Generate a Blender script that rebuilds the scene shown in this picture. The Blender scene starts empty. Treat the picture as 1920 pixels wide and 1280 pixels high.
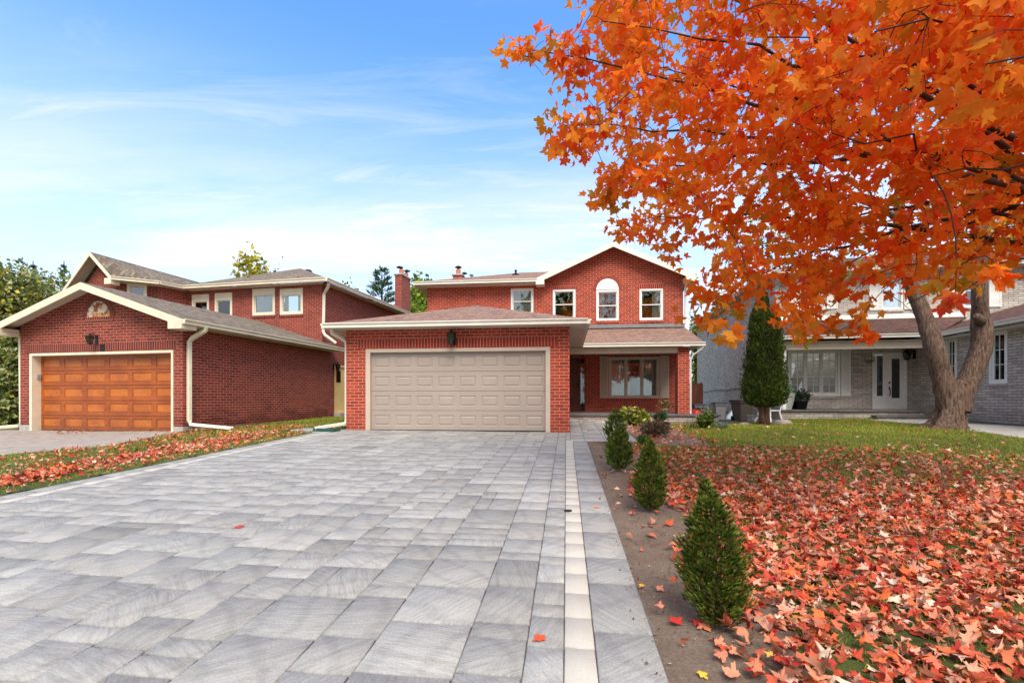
import bpy, math, random
import numpy as np
from mathutils import Vector, Matrix
R=math.radians
random.seed(7); rng=np.random.default_rng(11)
S=bpy.context.scene; COL=S.collection
# ---------------- camera, sky, sun, exposure ----------------
F=890.0; HY=747.0; CZ=1.32          # focal length and horizon row in photo pixels, eye height
cam=bpy.data.cameras.new('camera'); co=bpy.data.objects.new('camera',cam); COL.objects.link(co)
co.location=(0,0,CZ); co.rotation_euler=(R(90),0,0)
cam.sensor_width=36; cam.lens=36*F/1920; cam.shift_y=(HY-640)/1920; cam.clip_end=600; cam.clip_start=.05
S.camera=co
SUN_EL=R(50); SUN_AZ=R(170)          # azimuth measured clockwise from +Y (the view direction)
sun=bpy.data.lights.new('sun','SUN'); sun.energy=1.9; sun.angle=R(34); sun.color=(1,.93,.82)
so=bpy.data.objects.new('sun',sun); COL.objects.link(so)
sd=Vector((math.sin(SUN_AZ)*math.cos(SUN_EL),math.cos(SUN_AZ)*math.cos(SUN_EL),math.sin(SUN_EL)))
so.rotation_euler=sd.to_track_quat('Z','Y').to_euler()
W=bpy.data.worlds.new('World'); S.world=W; W.use_nodes=True
nt=W.node_tree; nt.nodes.clear()
def N(nt,t,**k):
    n=nt.nodes.new(t)
    for a,b in k.items():
        if a.startswith('i_'):
            key=a[2:]; key=int(key) if key.isdigit() else key.replace('_',' ')
            n.inputs[key].default_value=b
        else: setattr(n,a,b)
    return n
sky=N(nt,'ShaderNodeTexSky',sky_type='NISHITA',sun_disc=False,sun_elevation=SUN_EL,sun_rotation=SUN_AZ,air_density=1.0,dust_density=.6,ozone_density=2.6,altitude=150)
L=nt.links.new
tc=N(nt,'ShaderNodeTexCoord'); sep=N(nt,'ShaderNodeSeparateXYZ'); L(tc.outputs['Generated'],sep.inputs[0])
zc=N(nt,'ShaderNodeMath',operation='MAXIMUM'); zc.inputs[1].default_value=.04; L(sep.outputs[2],zc.inputs[0])
zz=N(nt,'ShaderNodeMath',operation='ADD'); zz.inputs[1].default_value=.10; L(zc.outputs[0],zz.inputs[0])
dx=N(nt,'ShaderNodeMath',operation='DIVIDE'); L(sep.outputs[0],dx.inputs[0]); L(zz.outputs[0],dx.inputs[1])
dy=N(nt,'ShaderNodeMath',operation='DIVIDE'); L(sep.outputs[1],dy.inputs[0]); L(zz.outputs[0],dy.inputs[1])
cb=N(nt,'ShaderNodeCombineXYZ'); L(dx.outputs[0],cb.inputs[0]); L(dy.outputs[0],cb.inputs[1])
mp=N(nt,'ShaderNodeMapping'); mp.inputs['Rotation'].default_value=(0,0,R(24)); mp.inputs['Scale'].default_value=(.34,1.15,1); mp.inputs['Location'].default_value=(2.6,.9,0); L(cb.outputs[0],mp.inputs[0])
n1=N(nt,'ShaderNodeTexNoise',i_Scale=1.0,i_Detail=9,i_Roughness=.62,i_Distortion=.7); L(mp.outputs[0],n1.inputs[0])
cr=N(nt,'ShaderNodeMapRange',i_1=.47,i_2=.80); L(n1.outputs[0],cr.inputs[0])
# a broad low veil of thin cloud that thickens towards the horizon
vl=N(nt,'ShaderNodeMapRange',i_1=.62,i_2=.14,i_3=0.0,i_4=1.0); vl.interpolation_type='SMOOTHSTEP'; L(sep.outputs[2],vl.inputs[0])
mul=N(nt,'ShaderNodeMath',operation='MULTIPLY'); L(cr.outputs[0],mul.inputs[0]); L(vl.outputs[0],mul.inputs[1])
v2=N(nt,'ShaderNodeMath',operation='MULTIPLY'); v2.inputs[1].default_value=.62; L(vl.outputs[0],v2.inputs[0])
m15=N(nt,'ShaderNodeMath',operation='MULTIPLY_ADD'); m15.inputs[1].default_value=1.0; L(mul.outputs[0],m15.inputs[0]); L(v2.outputs[0],m15.inputs[2])
# thin torn cirrus streaks
mp2=N(nt,'ShaderNodeMapping'); mp2.inputs['Rotation'].default_value=(0,0,R(38)); mp2.inputs['Scale'].default_value=(.55,2.3,1); mp2.inputs['Location'].default_value=(1.3,4.1,0); L(cb.outputs[0],mp2.inputs[0])
n3=N(nt,'ShaderNodeTexNoise',i_Scale=1.5,i_Detail=11,i_Roughness=.66,i_Distortion=1.1); L(mp2.outputs[0],n3.inputs[0])
c3=N(nt,'ShaderNodeMapRange',i_1=.53,i_2=.74,i_3=0.0,i_4=.5); L(n3.outputs[0],c3.inputs[0])
v3=N(nt,'ShaderNodeMapRange',i_1=.66,i_2=.30,i_3=.15,i_4=1.0); L(sep.outputs[2],v3.inputs[0])
m3=N(nt,'ShaderNodeMath',operation='MULTIPLY'); L(c3.outputs[0],m3.inputs[0]); L(v3.outputs[0],m3.inputs[1])
m4=N(nt,'ShaderNodeMath',operation='ADD'); L(m15.outputs[0],m4.inputs[0]); L(m3.outputs[0],m4.inputs[1])
# unseen cloud white added overhead and behind the camera as neutral soft fill
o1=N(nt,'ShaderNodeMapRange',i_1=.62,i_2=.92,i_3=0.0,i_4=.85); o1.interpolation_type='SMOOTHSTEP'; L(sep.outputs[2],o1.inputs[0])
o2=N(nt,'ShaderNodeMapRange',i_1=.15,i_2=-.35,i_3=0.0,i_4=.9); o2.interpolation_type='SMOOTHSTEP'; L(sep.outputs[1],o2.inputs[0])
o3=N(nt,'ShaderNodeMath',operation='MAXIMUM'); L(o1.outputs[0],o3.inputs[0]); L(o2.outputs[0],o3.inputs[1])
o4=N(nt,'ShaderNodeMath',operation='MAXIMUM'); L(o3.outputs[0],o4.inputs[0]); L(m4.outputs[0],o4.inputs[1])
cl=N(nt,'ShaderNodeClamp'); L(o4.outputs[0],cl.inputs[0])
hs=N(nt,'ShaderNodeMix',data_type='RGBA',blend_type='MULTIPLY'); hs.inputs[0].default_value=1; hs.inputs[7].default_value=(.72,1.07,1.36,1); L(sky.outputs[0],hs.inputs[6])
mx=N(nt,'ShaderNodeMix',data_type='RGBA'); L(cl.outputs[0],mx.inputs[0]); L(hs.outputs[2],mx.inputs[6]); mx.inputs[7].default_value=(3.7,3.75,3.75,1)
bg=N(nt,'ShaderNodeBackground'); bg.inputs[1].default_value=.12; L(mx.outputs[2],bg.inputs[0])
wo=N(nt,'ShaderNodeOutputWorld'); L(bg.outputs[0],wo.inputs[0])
S.view_settings.view_transform='Standard'; S.view_settings.look='None'; S.view_settings.exposure=1.3; S.view_settings.gamma=1
S.render.engine='CYCLES'; S.cycles.max_bounces=8; S.cycles.transparent_max_bounces=8

# ---------------- helpers ----------------
def srgb(r,g,b):
    f=lambda c:(c/255/12.92) if c/255<=.04045 else ((c/255+.055)/1.055)**2.4
    return (f(r),f(g),f(b),1)
MATS={}
def newmat(name):
    m=bpy.data.materials.new(name); m.use_nodes=True; nt=m.node_tree; nt.nodes.clear()
    out=N(nt,'ShaderNodeOutputMaterial'); p=N(nt,'ShaderNodeBsdfPrincipled'); nt.links.new(p.outputs[0],out.inputs[0])
    MATS[name]=m; return m,nt,p,out
def bump(nt,p,h,strength=.3,dist=.01):
    b=N(nt,'ShaderNodeBump'); b.inputs['Strength'].default_value=strength; b.inputs['Distance'].default_value=dist
    nt.links.new(h,b.inputs['Height']); nt.links.new(b.outputs[0],p.inputs['Normal'])
def mixc(nt,f,a,b,mode='MIX'):
    m=N(nt,'ShaderNodeMix',data_type='RGBA',blend_type=mode)
    for s,i in ((f,0),(a,6),(b,7)):
        if hasattr(s,'is_output'): nt.links.new(s,m.inputs[i])
        else: m.inputs[i].default_value=s
    return m.outputs[2]
def ramp(nt,src,lo,hi,a=0.,b=1.):
    r=N(nt,'ShaderNodeMapRange',i_1=lo,i_2=hi,i_3=a,i_4=b); nt.links.new(src,r.inputs[0]); return r.outputs[0]
def noise(nt,src,scale,detail=5,rough=.55,sc=None,dist=0.):
    if sc is not None:
        mp=N(nt,'ShaderNodeMapping'); mp.inputs['Scale'].default_value=sc
        nt.links.new(src,mp.inputs[0]); src=mp.outputs[0]
    n=N(nt,'ShaderNodeTexNoise',i_Scale=scale,i_Detail=detail,i_Roughness=rough,i_Distortion=dist)
    nt.links.new(src,n.inputs[0]); return n
def texc(nt,k='UV'): return N(nt,'ShaderNodeTexCoord').outputs[k]
def plain(name,c,rough=.6,var=.12,scale=6,bmp=.0,metal=0.,spec=.5,coord='Object',sc=None,bd=.005):
    m,nt,p,o=newmat(name); t=texc(nt,coord)
    n=noise(nt,t,scale,6,.6,sc)
    d=(c[0]*(1-var*2),c[1]*(1-var*2),c[2]*(1-var*2),1); l=tuple(min(1,c[i]*(1+var)) for i in range(3))+(1,)
    nt.links.new(mixc(nt,ramp(nt,n.outputs[0],.3,.7),d,l),p.inputs['Base Color'])
    p.inputs['Roughness'].default_value=rough; p.inputs['Metallic'].default_value=metal; p.inputs['Specular IOR Level'].default_value=spec
    if bmp: bump(nt,p,n.outputs[0],bmp,bd)
    return m
def brick(name,c1,c2,mort,w=.235,h=.084,ms=.0055,stain=.35,streak=0.,low=.3,grain=.5):
    m,nt,p,o=newmat(name); uv=texc(nt)
    wob=noise(nt,uv,14,2); ad=N(nt,'ShaderNodeVectorMath',operation='MULTIPLY_ADD'); ad.inputs[1].default_value=(.006,.006,0)
    nt.links.new(wob.outputs['Color'],ad.inputs[0]); nt.links.new(uv,ad.inputs[2])
    b=N(nt,'ShaderNodeTexBrick',i_Scale=1.0); b.inputs['Mortar Size'].default_value=ms; b.inputs['Mortar Smooth'].default_value=.25
    b.inputs['Brick Width'].default_value=w; b.inputs['Row Height'].default_value=h; b.inputs['Bias'].default_value=0
    b.inputs['Color1'].default_value=c1; b.inputs['Color2'].default_value=c2; b.inputs['Mortar'].default_value=mort
    nt.links.new(ad.outputs[0],b.inputs[0])
    n=noise(nt,uv,2.2,7,.65); n2=noise(nt,uv,45,3,.7)
    col=mixc(nt,ramp(nt,n.outputs[0],.35,.72,0,stain),b.outputs[0],(.55,.5,.5,1),'MULTIPLY')
    col=mixc(nt,ramp(nt,n2.outputs[0],.3,.75,0,grain),col,(.68,.62,.62,1),'MULTIPLY')
    if streak:
        n3=noise(nt,uv,5,4,.6,(1.2,9,1)); col=mixc(nt,ramp(nt,n3.outputs[0],.42,.62,0,streak),col,(.42,.39,.37,1),'MULTIPLY')
        n4=noise(nt,uv,6,4,.6,(.9,8,1)); col=mixc(nt,ramp(nt,n4.outputs[0],.55,.7,0,.5),col,(.62,.58,.55,1),'MIX')
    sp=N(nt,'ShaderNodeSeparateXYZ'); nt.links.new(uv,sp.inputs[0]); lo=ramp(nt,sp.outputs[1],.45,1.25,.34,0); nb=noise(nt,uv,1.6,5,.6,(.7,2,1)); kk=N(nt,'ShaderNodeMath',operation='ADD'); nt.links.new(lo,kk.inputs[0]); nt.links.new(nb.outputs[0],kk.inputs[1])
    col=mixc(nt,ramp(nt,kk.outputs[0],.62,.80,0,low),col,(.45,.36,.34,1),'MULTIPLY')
    nt.links.new(col,p.inputs['Base Color']); p.inputs['Roughness'].default_value=.85
    hh=N(nt,'ShaderNodeMath',operation='MULTIPLY_ADD'); hh.inputs[1].default_value=-1; 
    nt.links.new(b.outputs['Fac'],hh.inputs[0]); nt.links.new(ramp(nt,n2.outputs[0],0,1,1-.4*grain,1+.2*grain),hh.inputs[2])
    bump(nt,p,hh.outputs[0],.55 if grain>.3 else .18,.008); return m
def shingle(name,c1,c2,dark):
    m,nt,p,o=newmat(name); uv=texc(nt)
    b=N(nt,'ShaderNodeTexBrick',i_Scale=1.0,offset=.37,squash=1.0); b.inputs['Mortar Size'].default_value=.007; b.inputs['Mortar Smooth'].default_value=.6
    b.inputs['Brick Width'].default_value=.19; b.inputs['Row Height'].default_value=.135
    b.inputs['Color1'].default_value=c1; b.inputs['Color2'].default_value=c2; b.inputs['Mortar'].default_value=dark
    nt.links.new(uv,b.inputs[0])
    n=noise(nt,uv,1.3,6,.6,(1,.4,1)); n2=noise(nt,uv,60,3,.8); n3=noise(nt,uv,7,3,.6,(1,1,1))
    col=mixc(nt,ramp(nt,n.outputs[0],.3,.75,0,.5),b.outputs[0],(.7,.68,.68,1),'MULTIPLY')
    col=mixc(nt,ramp(nt,n3.outputs[0],.45,.65,0,.45),col,dark)
    col=mixc(nt,ramp(nt,n2.outputs[0],.3,.7,0,.45),col,(.55,.52,.5,1),'MULTIPLY')
    nt.links.new(col,p.inputs['Base Color']); p.inputs['Roughness'].default_value=.95; p.inputs['Specular IOR Level'].default_value=.2
    hh=N(nt,'ShaderNodeMath',operation='SUBTRACT'); nt.links.new(n2.outputs[0],hh.inputs[0]); nt.links.new(b.outputs['Fac'],hh.inputs[1])
    bump(nt,p,hh.outputs[0],.6,.01); return m
def attrmat(name,rough=.6,trans=0.,var=.25,spec=.3,nscale=40):
    m,nt,p,o=newmat(name); a=N(nt,'ShaderNodeAttribute',attribute_name='Col'); t=texc(nt,'Object')
    n=noise(nt,t,nscale,3,.6)
    col=mixc(nt,ramp(nt,n.outputs[0],.3,.7,0,var),a.outputs['Color'],(.45,.42,.4,1),'MULTIPLY')
    nt.links.new(col,p.inputs['Base Color']); p.inputs['Roughness'].default_value=rough; p.inputs['Specular IOR Level'].default_value=spec
    if trans:
        tr=N(nt,'ShaderNodeBsdfTranslucent'); nt.links.new(col,tr.inputs[0]); mx=N(nt,'ShaderNodeMixShader'); mx.inputs[0].default_value=trans
        nt.links.new(p.outputs[0],mx.inputs[1]); nt.links.new(tr.outputs[0],mx.inputs[2]); nt.links.new(mx.outputs[0],o.inputs[0])
    return m
def glassmat(name,tint=.25):
    m,nt,p,o=newmat(name); nt.nodes.remove(p)
    g=N(nt,'ShaderNodeBsdfGlossy',i_Roughness=.015); g.inputs[0].default_value=(.8,.85,.88,1)
    t=N(nt,'ShaderNodeBsdfTransparent'); t.inputs[0].default_value=(tint*2.4,tint*2.5,tint*2.5,1)
    fr=N(nt,'ShaderNodeFresnel',i_IOR=1.5); mx=N(nt,'ShaderNodeMixShader'); r=ramp(nt,fr.outputs[0],0,1,.10,1.0)
    nt.links.new(r,mx.inputs[0]); nt.links.new(t.outputs[0],mx.inputs[1]); nt.links.new(g.outputs[0],mx.inputs[2]); nt.links.new(mx.outputs[0],o.inputs[0])
    return m
def wood(name,c1,c2,dark,weather=0.):
    m,nt,p,o=newmat(name); t=texc(nt)
    n=noise(nt,t,4,6,.65,(2,18,2)); n2=noise(nt,t,1.7,3,.5,(1,1.5,1)); n3=noise(nt,t,9,5,.7,(1,6,1))
    col=mixc(nt,ramp(nt,n2.outputs[0],.35,.65),c1,c2)
    col=mixc(nt,ramp(nt,n.outputs[0],.42,.75,0,.75),col,dark)
    if weather:
        sp=N(nt,'ShaderNodeSeparateXYZ'); nt.links.new(t,sp.inputs[0])
        low=ramp(nt,sp.outputs[1],.0,1.8,.30,0.0); k=N(nt,'ShaderNodeMath',operation='ADD'); nt.links.new(low,k.inputs[0]); nt.links.new(n3.outputs[0],k.inputs[1])
        col=mixc(nt,ramp(nt,k.outputs[0],.66,.82,0,weather),col,srgb(96,62,38))
        n4=noise(nt,t,12,4,.7,(1,9,1)); k2=N(nt,'ShaderNodeMath',operation='ADD'); nt.links.new(low,k2.inputs[0]); nt.links.new(n4.outputs[0],k2.inputs[1])
        col=mixc(nt,ramp(nt,k2.outputs[0],.92,.97,0,.8),col,srgb(205,175,135))
    nt.links.new(col,p.inputs['Base Color']); p.inputs['Roughness'].default_value=.45
    bump(nt,p,n.outputs[0],.15,.004); return m

# mesh builder: geometry in a local frame, auto UVs in metres from that frame
class MB:
    def __init__(s,M=None): s.v=[];s.f=[];s.uv=[];s.mi=[];s.M=M or Matrix()
    def face(s,pts,uv=None,mi=0):
        n=len(s.v); P=[Vector(p) for p in pts]
        if uv is None:
            nn=Vector((0,0,0))
            for i in range(len(P)):
                a=P[i];b=P[(i+1)%len(P)]; nn+=a.cross(b)
            if nn.length<1e-12: return
            nn.normalize(); ax,ay,az=abs(nn.x),abs(nn.y),abs(nn.z)
            if az>.985: uv=[(p.x,p.y) for p in P]
            elif az>.3 and ay>=ax: uv=[(p.x,p.y/az) for p in P]
            elif az>.3: uv=[(p.y,p.x/az) for p in P]
            elif ax>ay: uv=[(p.y,p.z) for p in P]
            else: uv=[(p.x,p.z) for p in P]
        s.v+= [tuple(s.M@p) for p in P]; s.f.append(list(range(n,n+len(P)))); s.uv+=[tuple(u) for u in uv]; s.mi.append(mi)
    def box(s,x0,x1,y0,y1,z0,z1,mi=0,bev=0):
        if bev and min(abs(x1-x0),abs(y1-y0),abs(z1-z0))>2.2*bev:
            s.prism([(x0+bev,y0),(x1-bev,y0),(x1,y0+bev),(x1,y1-bev),(x1-bev,y1),(x0+bev,y1),(x0,y1-bev),(x0,y0+bev)],z0,z1,mi,bev); return
        a=[(x0,y0,z0),(x1,y0,z0),(x1,y1,z0),(x0,y1,z0),(x0,y0,z1),(x1,y0,z1),(x1,y1,z1),(x0,y1,z1)]
        for q in ((0,1,5,4),(1,2,6,5),(2,3,7,6),(3,0,4,7),(4,5,6,7),(3,2,1,0)): s.face([a[i] for i in q],mi=mi)
    def prism(s,poly,z0,z1,mi=0,bev=0):
        n=len(poly); cx=sum(p[0] for p in poly)/n; cy=sum(p[1] for p in poly)/n
        def ins(p,d):
            v=Vector((p[0]-cx,p[1]-cy)); l=v.length
            return (cx+v.x*(1-d/l),cy+v.y*(1-d/l)) if l>0 else p
        rings=[(poly,z0),(poly,z1)] if not bev else [([ins(p,bev) for p in poly],z0),(poly,z0+bev),(poly,z1-bev),([ins(p,bev) for p in poly],z1)]
        for (A,za),(B,zb) in zip(rings,rings[1:]):
            for i in range(n):
                j=(i+1)%n; s.face([(*A[i],za),(*A[j],za),(*B[j],zb),(*B[i],zb)],mi=mi)
        s.face([(*p,rings[-1][1]) for p in rings[-1][0]],mi=mi); s.face([(*p,z0) for p in reversed(rings[0][0])],mi=mi)
    def slab(s,pts,th,mi=0,mi2=None):   # thick polygon (top given, extruded down)
        P=[Vector(p) for p in pts]; n=len(P); mi2=mi if mi2 is None else mi2
        D=[p-Vector((0,0,th)) for p in P]
        s.face(P,mi=mi); s.face(list(reversed(D)),mi=mi2)
        for i in range(n):
            j=(i+1)%n; s.face([P[i],D[i],D[j],P[j]],mi=mi2)
    def sweep(s,p0,p1,out,prof,mi=0):   # profile [(o,z)] swept p0->p1, o along 'out'
        p0=Vector(p0);p1=Vector(p1);out=Vector(out).normalized(); z=Vector((0,0,1)); n=len(prof)
        A=[p0+out*o+z*h for o,h in prof]; B=[p1+out*o+z*h for o,h in prof]
        for i in range(n):
            j=(i+1)%n; s.face([A[i],B[i],B[j],A[j]],mi=mi)
        s.face(list(reversed(A)),mi=mi); s.face(B,mi=mi)
    def tube(s,pts,rad,seg=8,mi=0,cap=True,flat=None):
        pts=[Vector(p) for p in pts]; n=len(pts); rad=rad if hasattr(rad,'__len__') else [rad]*n
        rings=[]; prev=None; ln=0; us=[]
        for i,p in enumerate(pts):
            t=(pts[min(i+1,n-1)]-pts[max(i-1,0)]).normalized()
            if prev is None: a=t.orthogonal().normalized() if abs(t.z)<.9 else Vector((1,0,0)); a=(a-t*a.dot(t)).normalized()
            else: a=(prev-t*prev.dot(t)).normalized()
            prev=a; b=t.cross(a); r=rad[i]
            if i: ln+=(p-pts[i-1]).length
            us.append(ln)
            if flat: rings.append([p+a*sx*flat[0]+b*sy*flat[1] for sx,sy in ((-1,-.8),(-.8,-1),(.8,-1),(1,-.8),(1,.8),(.8,1),(-.8,1),(-1,.8))])
            else: rings.append([p+(a*math.cos(k/seg*2*math.pi)+b*math.sin(k/seg*2*math.pi))*r for k in range(seg)])
        sg=len(rings[0])
        for i in range(n-1):
            for k in range(sg):
                j=(k+1)%sg
                s.face([rings[i][k],rings[i][j],rings[i+1][j],rings[i+1][k]],uv=[(k/sg*6*rad[i],us[i]),((k+1)/sg*6*rad[i],us[i]),((k+1)/sg*6*rad[i],us[i+1]),(k/sg*6*rad[i],us[i+1])],mi=mi)
        if cap: s.face(list(reversed(rings[0])),mi=mi); s.face(rings[-1],mi=mi)
    def lathe(s,c,prof,seg=20,mi=0):
        cx,cy=c
        R_=[[(cx+r*math.cos(k/seg*2*math.pi),cy+r*math.sin(k/seg*2*math.pi),z) for k in range(seg)] for r,z in prof]
        for A,B in zip(R_,R_[1:]):
            for k in range(seg):
                j=(k+1)%seg; s.face([A[k],A[j],B[j],B[k]],mi=mi)
    # wall in the plane t=0 with holes (s0,s1,z0,z1); reveals go inward (+t) by 'rec'
    def wall(s,s0,s1,z0,z1,holes=(),rec=.1,mi=0,t=0.):
        xs=sorted({s0,s1,*[h[0] for h in holes],*[h[1] for h in holes]}); zs=sorted({z0,z1,*[h[2] for h in holes],*[h[3] for h in holes]})
        xs=[x for x in xs if s0<=x<=s1]; zs=[z for z in zs if z0<=z<=z1]
        for a,b in zip(xs,xs[1:]):
            for c,d in zip(zs,zs[1:]):
                mx,mz=(a+b)/2,(c+d)/2
                if any(h[0]<mx<h[1] and h[2]<mz<h[3] for h in holes): continue
                s.face([(a,t,c),(b,t,c),(b,t,d),(a,t,d)],mi=mi)
        for h in holes:
            a,b,c,d=h
            s.face([(a,t,c),(a,t,d),(a,t+rec,d),(a,t+rec,c)],mi=mi); s.face([(b,t,d),(b,t,c),(b,t+rec,c),(b,t+rec,d)],mi=mi)
            s.face([(a,t,d),(b,t,d),(b,t+rec,d),(a,t+rec,d)],mi=mi); s.face([(b,t,c),(a,t,c),(a,t+rec,c),(b,t+rec,c)],mi=mi)
    def build(s,name,mats,parent=None,smooth=False,**tags):
        me=bpy.data.meshes.new(name)
        me.from_pydata(s.v,[],s.f)
        ul=me.uv_layers.new(name='UVMap'); ul.data.foreach_set('uv',np.array(s.uv,dtype=np.float32).ravel())
        mats=mats if isinstance(mats,(list,tuple)) else [mats]
        for m in mats: me.materials.append(MATS[m])
        me.polygons.foreach_set('material_index',s.mi)
        if smooth:
            import bmesh
            bm=bmesh.new(); bm.from_mesh(me); bmesh.ops.remove_doubles(bm,verts=bm.verts,dist=.0006); bm.to_mesh(me); bm.free()
            me.polygons.foreach_set('use_smooth',[True]*len(me.polygons))
        me.update(); o=bpy.data.objects.new(name,me); COL.objects.link(o)
        if parent: o.parent=parent
        tag(o,**tags); return o
def tag(o,label=None,category=None,group=None,kind=None):
    if label:o['label']=label
    if category:o['category']=category
    if group:o['group']=group
    if kind:o['kind']=kind
    return o
def empty(name,loc,rz=0,**t):
    o=bpy.data.objects.new(name,None); COL.objects.link(o); o.location=loc; o.rotation_euler=(0,0,rz); o.empty_display_size=.1
    tag(o,**t); return o
def npmesh(name,V,faces,k,mat,cols=None,parent=None,smooth=False,uv=None,**tags):
    """V (n,3); faces flat index array with k corners each; cols per vertex (n,3)"""
    me=bpy.data.meshes.new(name); nf=len(faces)//k
    me.vertices.add(len(V)); me.vertices.foreach_set('co',np.asarray(V,dtype=np.float32).ravel())
    me.loops.add(len(faces)); me.loops.foreach_set('vertex_index',np.asarray(faces,dtype=np.int32))
    me.polygons.add(nf); me.polygons.foreach_set('loop_start',np.arange(nf,dtype=np.int32)*k)
    me.polygons.foreach_set('loop_total',np.full(nf,k,dtype=np.int32))
    me.update(calc_edges=True)
    if cols is not None:
        a=me.color_attributes.new('Col','FLOAT_COLOR','POINT'); c4=np.ones((len(V),4),dtype=np.float32); c4[:,:3]=cols; a.data.foreach_set('color',c4.ravel())
    if uv is not None:
        ul=me.uv_layers.new(name='UVMap'); ul.data.foreach_set('uv',np.asarray(uv,dtype=np.float32).ravel())
    me.materials.append(MATS[mat])
    if smooth: me.polygons.foreach_set('use_smooth',[True]*nf)
    o=bpy.data.objects.new(name,me); COL.objects.link(o)
    if parent: o.parent=parent
    tag(o,**tags); return o
def gz(x,y):
    x=np.asarray(x,dtype=float);y=np.asarray(y,dtype=float)
    z=.0371*np.minimum(y,13)+.016*np.clip(y-13,0,6)-.02*np.clip(-x-7,0,5)*np.clip(y/8,0,1)+.02*np.clip(x-8,0,5)*np.clip((y-6)/5,0,1)
    return z
def G(x,y): return float(gz(x,y))
def gp(px,py):       # the ground point seen at a photo pixel
    y=10.
    for _ in range(60):
        x=(px-960)/F*y; y=.5*y+.5*min(60,(CZ-G(x,y))/max(.004,(py-HY)/F))
    x=(px-960)/F*y; return x,y
class Fr:            # a building's frame: origin, rotation; a = along the front, b = depth
    def __init__(s,x0,y0,deg):
        s.x0=x0;s.y0=y0;s.deg=deg;t=R(deg);s.c=math.cos(t);s.s=math.sin(t)
    def w(s,a,b): return (s.x0+a*s.c+b*s.s, s.y0-a*s.s+b*s.c)
    def B(s,px,py,b):
        r=(px-960)/F; a=(r*(s.y0+b*s.c)-s.x0-b*s.s)/(s.c+r*s.s); x,y=s.w(a,b); return a,CZ+(HY-py)/F*y
    def A(s,px,py,a):
        r=(px-960)/F; b=(r*(s.y0-a*s.s)-s.x0-a*s.c)/(s.s-r*s.c); x,y=s.w(a,b); return b,CZ+(HY-py)/F*y
    def root(s,name,**t): return empty(name,(s.x0,s.y0,0),R(-s.deg),**t)
FM=Fr(-4.496,12.87,6.5); FL=Fr(-14.302,13.806,12); FRt=Fr((1477-960)/F*18.6,18.6,9.8); FD=Fr(0,0,6.54)
def Mside(a,facing):   # frame whose (s,t,z): s right seen from outside, t inward
    if facing=='-x': return Matrix(((0,1,0,a),(-1,0,0,0),(0,0,1,0),(0,0,0,1)))
    if facing=='+x': return Matrix(((0,-1,0,a),(1,0,0,0),(0,0,1,0),(0,0,0,1)))
def Mfront(b): return Matrix.Translation((0,b,0))
ID=Matrix()

# ---------------- materials ----------------
brick('red_brick',srgb(182,70,45),srgb(142,47,32),srgb(226,172,146),stain=.35)
brick('dark_red_brick',srgb(154,64,48),srgb(118,42,34),srgb(208,152,130),w=.225,h=.078,ms=.0055,low=.75)
brick('grey_brick',srgb(214,206,196),srgb(176,168,160),srgb(116,108,102),w=.31,h=.085,ms=.009,streak=.3,grain=.2)
brick('soldier_brick',srgb(168,56,38),srgb(144,42,30),srgb(226,172,146),w=.084,h=.5,stain=.3)
brick('dark_soldier_brick',srgb(132,52,40),srgb(104,36,30),srgb(208,152,130),w=.078,h=.5,ms=.005)
shingle('pink_shingle',srgb(172,140,126),srgb(142,113,102),srgb(92,72,64))
shingle('grey_shingle',srgb(154,140,126),srgb(116,104,94),srgb(66,59,53))
shingle('maroon_shingle',srgb(130,97,88),srgb(100,73,67),srgb(52,39,36))
plain('white_metal',srgb(226,221,210),.4,.05,3)
plain('cream_metal',srgb(228,216,192),.42,.06,3)
plain('taupe_metal',srgb(194,176,160),.45,.05,2)
plain('taupe_door',srgb(163,149,140),.42,.04,1.2)
plain('soffit',srgb(208,196,180),.6,.06,2)
plain('white_paint',srgb(234,233,229),.4,.05,3)
plain('yellow_paint',srgb(236,205,140),.5,.06,3)
plain('dark_metal',srgb(38,36,36),.4,.2,12,metal=.5)
plain('flashing',srgb(112,110,112),.45,.12,4)
plain('concrete',srgb(172,168,162),.85,.14,7,bmp=.2)
plain('dark_stone',srgb(104,98,98),.8,.2,6,bmp=.3)
plain('terracotta',srgb(196,112,92),.8,.15,8)
plain('curtain',srgb(226,222,208),.9,.12,8,sc=(12,12,.6))
plain('dark_interior',srgb(38,34,32),.9,.2,3)
plain('black_plastic',srgb(24,28,28),.4,.2,4)
plain('brown_plastic',srgb(92,80,74),.5,.1,4)
plain('grey_plastic',srgb(150,148,150),.5,.08,4)
plain('blue_plastic',srgb(186,208,220),.5,.15,9,bmp=.4,bd=.02)
plain('green_plastic',srgb(34,84,72),.4,.1,5)
plain('pale_pot',srgb(196,190,166),.6,.1,5)
plain('speckled_pot',srgb(176,180,172),.7,.25,30)
plain('red_plastic',srgb(190,40,26),.5,.15,5)
plain('asphalt',srgb(84,84,86),.92,.2,60,bmp=.3)
plain('bark',srgb(128,102,86),.95,.42,5,bmp=1.0,bd=.14,sc=(5,5,.8))
plain('young_bark',srgb(74,52,42),.9,.3,10,bmp=.4)
plain('cedar_bark',srgb(104,76,64),.95,.3,9,bmp=.6,sc=(4,4,.6))
plain('fence_wood',srgb(120,70,54),.85,.2,5,bmp=.2,sc=(1,1,.2))
plain('stone_rock',srgb(150,140,138),.9,.2,6,bmp=.5)
plain('number_white',srgb(215,212,205),.5,.05,3)
wood('orange_wood',srgb(200,114,40),srgb(174,90,32),srgb(128,56,20),weather=.55)
wood('rail_wood',srgb(178,90,28),srgb(152,72,24),srgb(104,52,22),weather=.95)
wood('brown_wood',srgb(120,48,32),srgb(96,36,26),srgb(52,20,16))
glassmat('glass',.34); glassmat('grey_glass',.12)
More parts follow.
